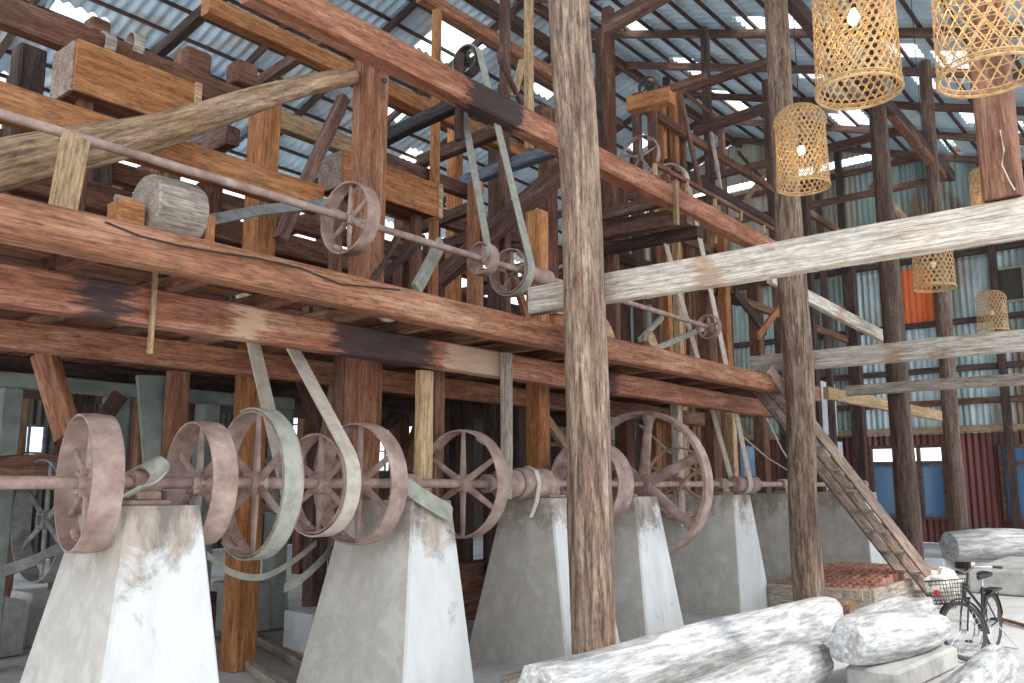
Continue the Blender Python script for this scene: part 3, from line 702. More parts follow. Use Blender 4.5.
# ground timbers under the mill
for a, b_, l in (((215, 640), (300, 700), 'grey timber lying on the floor left of the small block'), ((240, 628), (345, 690), 'pale timber lying behind the small white block'), ((505, 682), (560, 668), 'low plank at the foot of the third pier')):
    p0, p1 = at(*a, Z=.05), at(*b_, Z=.05); beam('ground_timber', p0, p1, .12, .1, 'grey', l, 'timber')
for i in range(9):
    x = 3+i*1.35; y = 8.2+random.random()*2
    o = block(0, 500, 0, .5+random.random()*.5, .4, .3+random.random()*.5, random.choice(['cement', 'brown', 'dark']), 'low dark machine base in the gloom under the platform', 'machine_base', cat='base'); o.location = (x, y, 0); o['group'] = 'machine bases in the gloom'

# ------------------------------------------------------------------ upper works
YT = 6.75
a, b_ = at(250, -35, Y=YT), at(800, 260, Y=YT); zt = 6.62
tb = beam('tie_beam', (a.x, YT, zt), (b_.x, YT, zt), .26, .33, 'redtie', 'long high red tie beam crossing the upper frame diagonally', 'beam')
a, b_ = at(655, 164, Y=6.62), at(785, 246, Y=6.62)
rail = empty('guard_rail', ((a.x+b_.x)/2, 6.62, zt+.16), 'narrow pale guard rail standing above the far end of the tie beam', 'rail')
r0 = beam('top_rail', (a.x-rail.location.x, 0, .2), (b_.x-rail.location.x, 0, .2), .06, .08, 'brown', parent=rail)
for i in range(6):
    x = (a.x-rail.location.x)*(1-i/5)+(b_.x-rail.location.x)*i/5; beam('baluster', (x, 0, 0), (x, 0, .2), .05, .06, 'tan', parent=rail)
# upper line shaft and pulleys
usz = 4.47
tag(MB().tube([(-.3, 6.4, usz), (12.9, 6.4, usz)], .038, 14).build('upper_shaft', 'iron', smooth=True), 'thinner rusty shaft running above the platform edge', 'shaft')
p = at(350, 217, Y=6.4); wheel(p.x, 6.4, usz, .36, .15, 6, 'dusty spoked pulley on the upper shaft beside the red post', group='upper pulleys', spr=.022, hubr=.07)
p = at(483, 262, Y=6.4); wheel(p.x, 6.4, usz, .19, .14, 5, 'small rusty pulley on the upper shaft below the long belt', group='upper pulleys', spr=.02, hubr=.06, lug=False)
p = at(527, 278, Y=6.4); drum(p.x, p.x+.45, 6.4, usz, .1, 'small rusty drum on the upper shaft left of the front post')
p = at(709, 329, Y=6.4); wheel(p.x, 6.4, usz, .2, .12, 5, 'small dark pulley at the far end of the upper shaft', 'iron2', 'upper pulleys', spr=.02, hubr=.06, lug=False)
p = at(640, 152, Y=8.2); wheel(p.x, p.y, p.z-.1, .42, .1, 5, 'thin rimmed wheel above the tie beam right of the front post', 'iron', 'upper pulleys', spr=.018, hubr=.06)
p = at(648, 87, Y=8.0); wheel(p.x, p.y, p.z, .2, .1, 6, 'small dark wheel high by the bundled posts', 'irondark', 'upper pulleys', spr=.015, hubr=.05)
beam('wheel_bracket', (p.x+.2, p.y, p.z-1.2), (p.x+.2, p.y, p.z+.1), .1, .1, 'purple', 'thin post holding the small dark wheel', 'bracket')
# wide wooden barrel drum on platform with belt
p0 = at(172, 212, Y=6.75)
t = empty('barrel_drum', (p0.x-.25, 6.75, p0.z), 'broad grey wooden drum on the platform at left', 'drum')
MB().lathe([(.0, 0), (.25, 0), (.27, .03), (.275, .22), (.27, .42), (.25, .45), (0, .45)], 32).build('drum_shell', 'grey', t, True)
MB().box((-.25, -.12, -.7), (-.03, .12, -.02), bev=.02).build('stand', 'orange', t)
MB().cyl((-.24, 0, 0), (.66, 0, 0), .03).build('axle', 'iron2', t)
beam('stand_leg', (.58, 0, -.7), (.58, 0, .04), .1, .12, 'orange', parent=t)
belt('flat_belt', [at(204, 221, Y=6.8), at(262, 210, Y=6.9), at(330, 203, Y=7.0)], .12, 'beltdark', 'dark flat belt running right from the broad wooden drum', axis=Vector((0, .5, 1)).normalized())
# diagonal pole and wooden slat hanging over the upper shaft
log('diagonal_pole', [at(-25, 172, Y=7.05), at(80, 148, Y=7.05), at(171, 126, Y=7.05), at(273, 95, Y=7.05), at(352, 76, Y=7.05)], [.2, .18, .155, .12, .10], 'bark', 'thick round pole slanting up from left edge to the red post', 'pole', rough=.12)
p0, p1 = at(77, 136, Y=6.35), at(58, 214, Y=6.5); beam('hanging_slat', p0, at(62, 214, Y=6.35), .03, .2, 'tan', 'pale wooden slat hung over the upper shaft at left', 'slat', up=Vector((1, 0, 0)))
# orange hollow troughs
def trough(u0, v0, u1, v1, Y, hh, dd, label, v_off=0):
    a = at(u0, v0, Y=Y); b_ = at(u1, v1, Y=Y); z = (a.z+b_.z)/2; t = empty('wooden_trough', (a.x, Y, z-hh), label, 'trough', 'orange wooden troughs above the platform'); L = b_.x-a.x
    s = .04
    MB().box((0, 0, 0), (L, s, hh), bev=.005).build('front_board', 'orange', t)
    MB().box((0, dd-s, 0), (L, dd, hh), bev=.005).build('back_board', 'orange', t)
    MB().box((.01, s, .02), (L-.01, dd-s, .06)).build('bottom_board', 'brown', t)
    MB().box((-.02, .03, -.0), (.02, dd-.03, hh-.01), bev=.004).build('end_board', 'laddr', t)
    MB().box((L-.06, -.03, -.01), (L+.02, dd, hh+.01), bev=.004).build('end_board', 'tan', t)
    return t
trough(78, 40, 200, 83, 8.5, .55, .55, 'orange wooden trough high at the left behind the slanting pole')
trough(345, 149, 441, 185, 8.5, .5, .55, 'orange wooden trough right of the tall red post')
for x in (at(100, 60, Y=8.5).x, at(190, 90, Y=8.5).x, at(352, 140, Y=8.5).x, at(430, 180, Y=8.5).x):
    beam('trough_hanger', (x, 8.77, 3.48), (x, 8.77, 6.0), .14, .14, 'brown', 'brown support standing under an orange trough', 'support', 'supports of the troughs')
# beams along the shaft direction
def xb_(name, u0, v0, u1, v1, Y, w_, h_, mat, label, cat='beam'):
    a, b_ = at(u0, v0, Y=Y), at(u1, v1, Y=Y); z = (a.z+b_.z)/2
    return beam(name, (a.x, Y, z), (b_.x, Y, z), w_, h_, mat, label, cat)
xb_('cross_head', -20, 110, 318, 191, 7.5, .22, .3, 'orange', 'orange beam with rounded end behind the upper shaft')
xb_('long_beam', -20, 6, 245, 103, 9.2, .2, .32, 'brown', 'brown beam behind the left trough')
xb_('long_beam', 205, 10, 530, 153, 9.8, .2, .26, 'orange', 'orange brown beam high behind the red post')
xb_('long_beam', 270, 112, 350, 152, 10.5, .2, .3, 'tan', 'short orange beam seen below the slanting pole')
xb_('long_beam', 380, 156, 470, 196, 9.2, .16, .22, 'purple', 'dark red beam along the top of the right trough')
xb_('long_beam', 384, 86, 500, 160, 11.5, .16, .22, 'brown', 'brown beam high behind the grey green belt')
xb_('long_beam', -20, 188, 345, 248, 9.5, .2, .3, 'brown', 'dim brown beam above the platform behind the drum')
xb_('long_beam', 440, 215, 560, 260, 10.5, .2, .3, 'brown', 'dim brown beam behind the small upper pulley')
xb_('long_beam', 600, 245, 740, 305, 9.8, .2, .25, 'purple', 'purple brown beam behind the whitewashed beam')
xb_('long_beam', 500, 60, 620, 120, 11.5, .18, .25, 'purple', 'dark beam high to the left of the front post')
xb_('long_beam', 420, 0, 560, 75, 9.5, .18, .22, 'red', 'red brown beam at the top edge left of the front post')
xb_('long_beam', 455, -12, 580, 60, 10.5, .18, .22, 'purple', 'dull red beam touching the top edge')
# cross beams in the other direction
def cb(name, u0, v0, u1, v1, X, w_, h_, mat, label, cat='beam'):
    return beam(name, at(u0, v0, X=X), at(u1, v1, X=X), w_, h_, mat, label, cat, wob=.01)
cb('cross_beam', 380, 142, 480, 93, 7.75, .16, .17, 'char', 'black charred cross beam under the high tie beam')
cb('cross_beam', 464, 182, 572, 143, 10.6, .2, .2, 'blue', 'blue grey cross beam behind the long belt')
cb('cross_beam', 420, 162, 545, 112, 10.6, .2, .22, 'purple', 'dull red cross beam behind the charred one')
cb('diagonal_brace', 440, 278, 570, 165, 9.9, .16, .32, 'purple', 'big purple brown brace left of the front post', 'brace')
cb('cross_beam', 400, 235, 470, 208, 10.2, .14, .2, 'purple', 'purple cross beam below the right trough')
cb('cross_beam', 425, 250, 500, 228, 10.2, .14, .2, 'purple', 'lower purple cross beam behind the small pulley')
cb('cross_beam', 595, 217, 678, 197, 12.6, .16, .2, 'purple', 'purple cross beam right of the front post')
cb('cross_beam', 595, 233, 690, 216, 12.9, .25, .3, 'purple', 'thick dark cross beam just below the purple one')
cb('cross_beam', 600, 250, 700, 232, 13.2, .2, .2, 'dark', 'dark cross beam below the thick one')
cb('cross_beam', 695, 132, 790, 100, 17.6, .2, .2, 'purple', 'purple cross beam below the roof near the second round post')
cb('cross_beam', 680, 92, 775, 60, 17.6, .16, .18, 'purple', 'upper purple cross beam near the roof skylights')
cb('cross_beam', 634, 101, 706, 76, 12.9, .12, .12, 'brown', 'brown cap beam on the bundled posts')
cb('cross_beam', 630, 106, 672, 96, 12.9, .25, .28, 'orange', 'orange stub beam sticking left of bundled posts')
cb('diagonal_brace', 605, 28, 668, -8, 13.2, .2, .3, 'purple', 'big brown brace at the top edge right of the front post', 'brace')
cb('diagonal_brace', 252, 88, 345, 24, 9.4, .18, .22, 'purple', 'dark red brace reaching up behind the tie beam', 'brace')
cb('diagonal_brace', 148, 62, 222, -4, 8.2, .2, .24, 'dark', 'black brace high at the left over the trough', 'brace')
cb('diagonal_brace', 186, 148, 236, 116, 10.5, .14, .16, 'blue', 'blue grey short brace under the slanting pole', 'brace')
cb('diagonal_brace', 212, 158, 250, 130, 11.2, .14, .16, 'blue', 'second blue grey short brace under the slanting pole', 'brace')
cb('diagonal_brace', 210, 72, 280, 28, 14, .16, .2, 'purple', 'thin purple brace against the roof sheets', 'brace')
cb('diagonal_brace', 204, 72, 222, 20, 12, .1, .14, 'grey', 'pale steep stick against the roof sheets', 'brace')
beam('diagonal_brace', at(344, 98, Y=7.6), at(280, 240, Y=7.6), .12, .13, 'purple', 'dark red brace leaning left of the tall red post', 'brace')
for a, b_, Y, w_, mt, l in (((416, 290), (441, 243), 6.7, .16, 'beltgreen', 'grey green flat board leaning on the upper shaft'), ((382, 277), (424, 238), 7.2, .1, 'dark', 'thin dark strut leaning right of the red post'),
                          ((372, 282), (398, 236), 6.8, .06, 'dark', 'thin curved strut beside the spoked upper pulley'), ((510, 262), (527, 318), 6.6, .13, 'red', 'short red board leaning left of the front post'),
                          ((735, 292), (766, 331), 8.2, .24, 'dark', 'dark brace under the whitewashed beam'), ((758, 336), (786, 300), 7.4, .16, 'orange', 'orange brace behind the second round post'),
                          ((640, 340), (662, 318), 6.6, .07, 'beltgreen', 'grey thin strut by the curved chutes'), ((655, 349), (706, 327), 6.7, .09, 'beltgreen', 'grey slat rising to the small end pulley'),
                          ((500, 60), (522, 105), 8.0, .09, 'dark', 'short dark lever above the tie beam'), ((523, 60), (514, 96), 8.0, .12, 'tan', 'pale leaning board above the tie beam'),
                          ((678, 82), (700, 188), 7.6, .16, 'purple', 'purple board leaning from the bundled posts'), ((711, 132), (723, 200), 8.2, .1, 'grey', 'thin grey board leaning near the gable'),
                          ((684, 92), (716, 118), 9.0, .08, 'brown', 'brown arm slanting down from the bundled posts'), ((745, 200), (775, 163), 12.5, .2, 'tan', 'pale brace against the far gable'), ((738, 152), (765, 182), 12.5, .14, 'purple', 'dark thin brace crossing in the far gable')):
    beam('leaning_board', at(*a, Y=Y), at(*b_, Y=Y+.15), .06, w_, mt, l, 'board')
# uprights above
def up_(u, v, Y, z0, z1, w_, mat, label): return vpost(u, v, Y, z0, z1, w_, w_, mat, label, 'upright_post')
def zat(u, v, Y): return at(u, v, Y=Y).z
up_(436, 80, 9.0, 3.48, zat(436, 10, 9), .12, 'orange', 'narrow orange upright behind the high tie beam')
up_(505, 60, 8.8, 3.48, zat(505, -20, 8.8), .15, 'purple', 'purple upright beside the pale leaning board')
up_(529, 50, 7.4, zt+.1, zat(529, -20, 7.4), .11, 'tan', 'tan upright standing on the tie beam left of the front post')
up_(609, 80, 8.8, 3.48, zat(609, 10, 8.8), .2, 'brown', 'brown upright just right of the front post')
up_(637, 130, 9.0, 3.48, zat(637, 95, 9), .16, 'purple', 'thin purple upright before the rear roof slope')
for i, (u, mt) in enumerate(((652, 'brown'), (662, 'orange'), (674, 'orange'), (681, 'brown'))): up_(u, 130, 8.6+.1*(i % 2), 3.48, zat(u, 92+(i % 2)*6, 8.6), .16, mt, ['brown left upright of the bundled posts', 'orange upright inside the bundle, left', 'broad orange upright inside the bundle, right', 'brown right upright of the bundled posts'][i])
up_(475, 230, 8.9, 3.48, zat(475, 182, 8.9), .2, 'red', 'red upright behind the small upper pulley')
up_(454, 230, 11, 3.48, zat(454, 120, 11), .24, 'orange', 'orange upright further behind the long belt')
up_(498, 220, 10.2, 3.48, zat(498, 110, 10.2), .3, 'purple', 'wide purple upright between the belt strands')
up_(548, 200, 9.4, 3.48, zat(548, 110, 9.4), .28, 'brown', 'brown upright touching the left of the front post')
up_(724, 290, 8.2, 3.48, zat(724, 222, 8.2), .22, 'orange', 'orange upright behind the whitewashed beam')
up_(677, 280, 8.0, 3.48, zat(677, 200, 8.0), .14, 'tan', 'slim tan upright between the far belt strands')
up_(690, 300, 9.3, 3.48, zat(690, 215, 9.3), .2, 'orange', 'orange upright further behind the far belt strands')
up_(660, 300, 10.2, 3.48, zat(660, 235, 10.2), .3, 'brown', 'brown upright dimly behind the pale beam')
up_(622, 280, 11, 3.48, zat(622, 190, 11), .3, 'purple', 'purple upright behind the orange box')
up_(706, 250, 10.5, 3.48, zat(706, 200, 10.5), .5, 'dark', 'broad dark upright behind the far belts')
up_(714, 225, 7.0, zat(714, 243, 7.0), zat(714, 205, 7.0), .07, 'tan', 'short tan stick hanging from the tie beam')
up_(676, 205, 6.6, zat(676, 225, 6.6), zat(676, 182, 6.6), .08, 'tan', 'short tan stub nailed across the tie beam')
up_(755, 300, 9.0, 3.48, 7.4, .3, 'brown', 'brown upright behind the second round post, left')
up_(210, 170, 11.5, 3.48, 6.4, .3, 'brown', 'brown upright behind the left trough')
up_(100, 150, 11.5, 3.48, 6.4, .3, 'dark', 'dark upright hidden behind the left trough')
up_(20, 150, 10.5, 3.48, 7, .3, 'dark', 'dark upright at the left edge')
up_(330, 150, 12, 3.48, 6.8, .3, 'purple', 'dark red upright left behind the tall red post')
up_(404, 200, 12.5, 3.48, 7.5, .3, 'brown', 'brown upright behind the right trough')
# upper-left small bits: boxes and hoops on the trough beam
for u, v, s, l in ((97, 30, .22, 'small wooden block on the beam above the left trough'), (192, 66, .34, 'square wooden block above the right end of the left trough'), (242, 76, .3, 'square wooden block seen between the high braces')):
    p = at(u, v, Y=9.6); o = MB().box((-s/2, -s/2, -s/2), (s/2, s/2, s/2), bev=.02).build('wooden_block', 'brown'); o.location = p; tag(o, l, 'block')
for u, l in ((100, 'small half round hoop above the left trough, left one'), (129, 'small half round hoop above the left trough, right one')):
    p = at(u, 44, Y=9.2); b_ = MB(); b_.lathe([(.13, 0), (.15, 0), (.15, .12), (.13, .12)], 24, close=True); o = b_.build('hoop', 'grey', smooth=True); o.location = p; tag(o, l, 'hoop')
# boxes on the platform
for u, v, Y, sx, sy, sz, mt, l in ((632, 300, 9.0, 1.2, .8, .9, 'orange', 'orange wooden hopper box right of the front post'), (555, 250, 8.2, .5, .4, 1.1, 'orange', 'orange tall box left of the front post'), (545, 245, 9.6, .5, .5, .9, 'orange', 'orange board box behind the orange post'),
                               (10, 205, 7.2, .5, .5, .35, 'green', 'green grey metal box at left edge on the platform'), (300, 240, 9.2, 1.0, .6, .6, 'brown', 'brown machine box behind the dark belt'), (700, 345, 7.4, .5, .4, .5, 'orange', 'orange block behind the small end pulley'),
                               (770, 350, 7.6, .9, .6, .5, 'grey', 'grey chute box at the far end of platform'), (590, 260, 11, 1.2, .8, 1.5, 'brown', 'brown cabinet dimly behind the front post'), (440, 270, 11.5, 1.5, .8, .6, 'purple', 'purple grey box low behind the small pulley')):
    p = at(u, v, Y=Y); o = MB().box((-sx/2, -sy/2, 0), (sx/2, sy/2, sz), bev=.02).build('wooden_box', mt)
    o.location = (min(p.x, XE-sx/2-.05), min(Y, 11.2-sy/2), 3.485); tag(o, l, 'box')
    if mt == 'orange' and sz > .6:
        l_ = MB().box((-sx/2-.03, -sy/2-.03, sz), (sx/2+.03, sy/2+.03, sz+.04)).build('lid', 'tan', o)
block(752, 440, 0, 1.6, .1, 3.1, 'plasterblue', 'pale blue board wall behind the far belts', 'blue_board', Y=11.5, cat='board')
block(822, 345, 3.6, 1.8, .1, 1.8, 'whiteboard', 'white board panel behind the second round post', 'white_panel', Y=10.5, cat='panel')
block(828, 430, 0, 2.4, .1, 3.4, 'whiteboard', 'pale grey board wall behind the stair ladder', 'grey_panel', Y=10.5, cat='panel')

# ------------------------------------------------------------------ round posts
def rpost(u_b, v_b, u_t, v_t, r0, r1, Y, label, mat='postw', mid=None, ztop=None):
    a = at(u_b, v_b, Y=Y); b_ = at(u_t, v_t, Y=Y); zt_ = ztop or zroof(Y)-.35
    k = (b_.x-a.x)/(b_.z-a.z); f = lambda z: Vector((a.x+k*(z-a.z), Y, z))
    pts = [f(-.02), f(1.6), f(3.4), f(5.2), f(7), f(zt_)]
    if mid: pts = [p+Vector((mid[i], 0, 0)) for i, p in enumerate(pts)]
    rr = [r0, r0*.99, r0*.96, r0*.97, r1, r1*.85]
    return log('round_post', pts, rr, mat, label, 'post', rough=.09, cracks=5, seg=26, sub=8)
rpost(591, 600, 567, 0, .215, .215, 4.85, 'thick weathered round log post in the middle foreground', mid=(0, .05, .1, .1, .03, 0))
rpost(808, 560, 776, 10, .215, .19, 4.85, 'weathered round log post, second in the row, beside the ladder', mid=(0, -.05, .05, 0, 0, 0))
rpost(907, 500, 878, 120, .215, .18, 4.9, 'dark round log post behind the stair ladder, third in the row', 'postdark')
rpost(957, 500, 933, 180, .185, .165, 4.9, 'dark round log post before the far windows, fourth in the row', 'postdark')
# whitewashed beams
XB = 7.42
beam('whitewashed_beam', (XB, 5.85, 4.06-.13), (XB, -3.2, 4.06-.13), .16, .30, 'pale', 'broad whitewashed beam from the front post to the right edge', 'beam')
X2 = 12.95
beam('whitewashed_beam', (X2, 5.75, 3.79), (X2, -3.2, 3.79), .16, .28, 'pale', 'pale grey beam behind the second round post, below the broad one', 'beam')
X3 = 17.35
beam('grey_beam', (X3, 5.75, 3.75), (X3, -3.2, 3.75), .16, .2, 'grey', 'thinner grey brown beam, lowest and furthest of the three', 'beam')
kp = beam('king_post', (XB, 1.16, 4.09), (XB-.05, 1.16, zroof(1.16)-.3), .26, .26, 'brown', 'flat brown squared post standing on the broad whitewashed beam', 'post', up=Vector((1, 0, 0)))
tag(MB().tube([at(1000, 130, X=7.2), at(1004, 150, X=7.2), at(1002, 165, X=7.2), at(1010, 182, X=7.2), at(1015, 190, X=7.2)], .006, 6).build('wire', 'belt'), 'pale thin wire hanging down the brown squared post', 'wire')
# pale diagonal timbers at right
beam('pale_timber', at(770, 277, Y=6.2), at(885, 338, Y=5.3), .12, .24, 'pale', 'pale timber running away behind the second round post', 'timber')
beam('pale_timber', at(826, 393, Y=6.4), at(950, 418, Y=5.6), .12, .26, 'tan', 'light yellowish timber passing behind the third round post', 'timber')
log('brace_pole', [at(873, 186, Y=5.3), at(915, 232, Y=5.1)], [.11, .1], 'bark', 'short light pole braced behind the broad whitewashed beam', 'pole')
beam('roof_brace', at(883, 102, Y=4.9), at(942, 175, Y=4.9), .2, .24, 'brown', 'brown brace from the third round post up to the roof', 'brace')
beam('roof_brace', at(787, -5, Y=5.1), at(822, 45, Y=5.1), .16, .2, 'brown', 'brown roof brace right of the second round post', 'brace')
beam('eave_beam', (0, 4.9, 9.9), (24, 4.9, 9.9), .2, .26, 'dark', 'dark long beam joining the tops of the round posts', 'beam')
for u, v, l in ((852, 300, 'dark post at the corner of the partition'), (806, 240, 'dark slim post right behind the second round post')):
    vpost(u, v, 8.2, 0, zat(u, v-60, 8.2), .25, .25, 'dark', l)
for i, (v0, Y) in enumerate(((330, 8.4), (300, 8.4), (250, 8.2), (220, 8.4))):
    a = at(700, v0-30, Y=Y); zz = at(820, v0, Y=Y).z; x1 = at(850, v0, Y=Y).x; beam('partition_rail', (14.8, Y, zz), (x1, Y, zz), .12, .18, ['brown', 'purple', 'dark', 'brown'][i], ['lowest', 'second', 'third', 'topmost'][i]+' dark rail of the partition frame past the platform', 'rail')
# more far frame behind
for i, x in enumerate((20, 24, 28)):
    for j, y in enumerate((9.8, 13.2, 17)):
        beam('far_post', (x, y, 0), (x, y, zroof(y)-.3), .2, .2, 'purple' if (i+j) % 2 else 'dark', 'dark squared post in the far half of the mill', 'post', 'posts in the far half')
    beam('far_tie_beam', (x, 4.9, 9.9), (x, 20, 9.9), .14, .18, 'purple', 'dark tie beam crossing below the roof in the far half', 'beam', 'tie beams in the far half')
for i, y in enumerate((11.6, 13.4, 16)):
    for j, z in enumerate((6.2,)):
        beam('mill_beam', (0, y, z), (17, y, z), .2, .28, ['brown', 'purple', 'red'][(i+j) % 3], 'reddish long beam deep in the upper works', 'beam', 'long beams deep in the upper works')
for i, x in enumerate((3, 6, 9, 12, 15)):
    for y in (11.6, 16):
        beam('mill_post', (x, y, 0), (x, y, 6.6), .26, .26, ['brown', 'red', 'purple'][i % 3], 'reddish squared post deep inside the mill', 'post', 'posts deep inside the mill')
    beam('mill_cross_beam', (x, 9.8, 6.5), (x, 18, 6.5), .2, .26, 'purple', 'dull red cross beam deep in the upper works', 'beam', 'cross beams deep in the upper works')
for i, (x, y) in enumerate(((3, 11.6), (6, 11.6), (9, 11.6), (12, 11.6), (6, 16), (12, 16))):
    beam('knee_brace', (x+.1, y, 5.0), (x+1.4, y, 6.2), .12, .16, ['red', 'purple'][i % 2], 'slanting reddish knee brace deep in the upper works', 'brace', 'knee braces deep in the upper works')
beam('rear_platform', (0, 13, 3.3), (XE, 13, 3.3), 3, .12, 'dark', 'dark boarded rear platform deep in the mill', 'platform')

# ------------------------------------------------------------------ stair ladder
top = Vector((12.55, 5.42, 3.52)); bot = Vector((15.4, 3.86, .0))
t = empty('stair_ladder', bot, 'wooden stair ladder with three side boards leaning from platform to ground', 'ladder')
dr = top-bot; hz = Vector((dr.x, dr.y, 0)).normalized(); sd_ = Vector((-hz.y, hz.x, 0))   # sideways
sw = .29
for i, k in enumerate((-1, 0, 1)):
    beam('side_board', sd_*sw*k, dr*1.03+sd_*sw*k, .045, .16, 'laddr', parent=t)
nt_ = 11
for i in range(nt_):
    q = dr*((i+.7)/nt_)
    for k in (-.5, .5):
        c = q+sd_*sw*k; m = Matrix((hz, sd_, Vector((0, 0, 1)))).transposed().to_4x4(); m.translation = c
        MB().box((-.1, -sw/2+.023, -.02), (.1, sw/2-.023, .02), bev=.004).build('tread', 'pale', t, matrix=m).parent = t
beam('prop_stick', at(846, 560, Z=.0)+Vector((0, 1.2, 0)), at(832, 486, Y=7.3), .06, .08, 'tan', 'pale stick leaning against the mossy far pier', 'stick')

# ------------------------------------------------------------------ foreground logs
log('bleached_log', [(5.6, 4.38, .25), (7.5, 4.3, .27), (9.3, 4.15, .29), (10.3, 4.03, .3), (10.7, 3.98, .3)], [.25, .26, .27, .29, .28], 'logwhite', 'longest sun bleached log lying before the front posts', rough=.1, cracks=3, hollow=1, seg=30)
log('bleached_log', [(5.2, 3.4, .2), (7.0, 3.4, .21), (8.1, 3.38, .21), (8.7, 3.36, .21)], [.2, .21, .22, .19], 'logwhite', 'sun bleached log in front of the longest one, mostly cut off', rough=.1, cracks=3, seg=30)
log('bleached_log', [(8.42, 2.92, .44), (8.7, 2.9, .45), (9.3, 2.8, .44), (9.8, 2.72, .42), (10.3, 2.66, .40)], [.19, .235, .235, .22, .18], 'logwhite', 'raised sun bleached log with a rounded split end, resting on a block', rough=.12, cracks=2, seg=30)
log('bleached_log', [(5.2, 1.78, .18), (7.6, 1.86, .2), (9.0, 1.92, .2), (9.7, 1.95, .2)], [.19, .2, .2, .18], 'logwhite', 'sun bleached log at the bottom right in front of the bicycle', rough=.1, cracks=3, seg=30)
log('bleached_log', [(11.5, 3.85, .16), (12.2, 3.8, .17), (12.7, 3.72, .26), (13.3, 3.6, .2), (13.8, 3.5, .24)], [.15, .17, .13, .13, .07], 'logwhite', 'crooked bleached log lying behind the raised one', rough=.25, cracks=3, seg=24)
b_ = MB().box((-.9, -.24, 0), (.9, .24, .22), bev=.03).build('support_block', 'cement'); b_.location = (9.5, 2.75, 0); b_.rotation_euler = (0, 0, -.06); tag(b_, 'long grey concrete block under the raised log', 'block')
b_ = MB().box((-.16, -.16, 0), (.16, .16, .42), bev=.02).build('timber_offcut', 'purple'); b_.location = (11.15, 4.0, 0); b_.rotation_euler = (0, 0, .3); tag(b_, 'squared timber offcut behind the end of the longest log', 'timber')

# tile stack with frame boards
c = at(845, 580, Z=.2)
t = empty('tile_stack', (15.3, 5.15, 0), 'low stack of red lattice tiles in a timber frame by the post', 'tile stack')
tl = MB(); random.seed(3)
for i in range(22):
    for j in range(13):
        x = -2.0+i*.185; y = -.85+j*.11
        zt_ = .40+.16*math.sin(PI*i/22)+random.uniform(-.012, .012)
        tl.box((x, y, .05), (x+.165, y+.035, zt_)); 
    x = -2.0+i*.185; tl.box((x+.17, -.85, .05), (x+.185, .56, .39+.14*math.sin(PI*i/22)))
tl.build('tiles', 'tile', t)
for (a, b_) in (((-2.15, -.95, .22), (2.1, -.95, .22)), ((-2.15, -.95, .2), (-2.15, .58, .2)), ((-2.15, .58, .21), (2.1, .58, .21))): beam('frame_board', a, b_, .08, .4, 'grey', parent=t)
p0, p1 = at(828, 585, Z=.42), at(886, 588, Z=.42)
beam('loose_plank', (13.1, 3.95+.5, .33), (14.7, 4.05+.3, .33), .3, .12, 'grey', 'grey plank lying in front of the tile stack', 'plank')
beam('loose_plank', (13.1, 4.5, .14), (14.8, 4.45, .14), .2, .24, 'tan', 'lighter timber under the grey plank by the tile stack', 'plank')
# slabs at right
tag(MB().box((20.6, 5.0, 0), (23.4, 7.4, .35), bev=.03).build('concrete_slab', 'cementwhite'), 'raised white concrete slab under the far round posts', 'slab')
tag(MB().box((17.6, -1.5, 0), (21.2, 3.9, .42), bev=.03).build('concrete_slab', 'cement'), 'low grey concrete platform at the right edge', 'slab')
beam('red_painted_board', (20.6, 3.1, .47), (19.8, 1.5, .47), .3, .06, 'redpaint', 'red painted board lying on the low concrete platform', 'board')
log('bleached_log', [(20.7, 4.9, .6), (21.5, 4.3, .62), (22.2, 3.7, .62)], [.3, .36, .33], 'logwhite', 'short fat bleached log lying far back on the slab', rough=.08, seg=24)
beam('ground_rod', (14.3, 2.8, .03), (13.2, 1.95, .03), .05, .04, 'red', 'thin reddish stick on the ground behind the bicycle', 'stick')

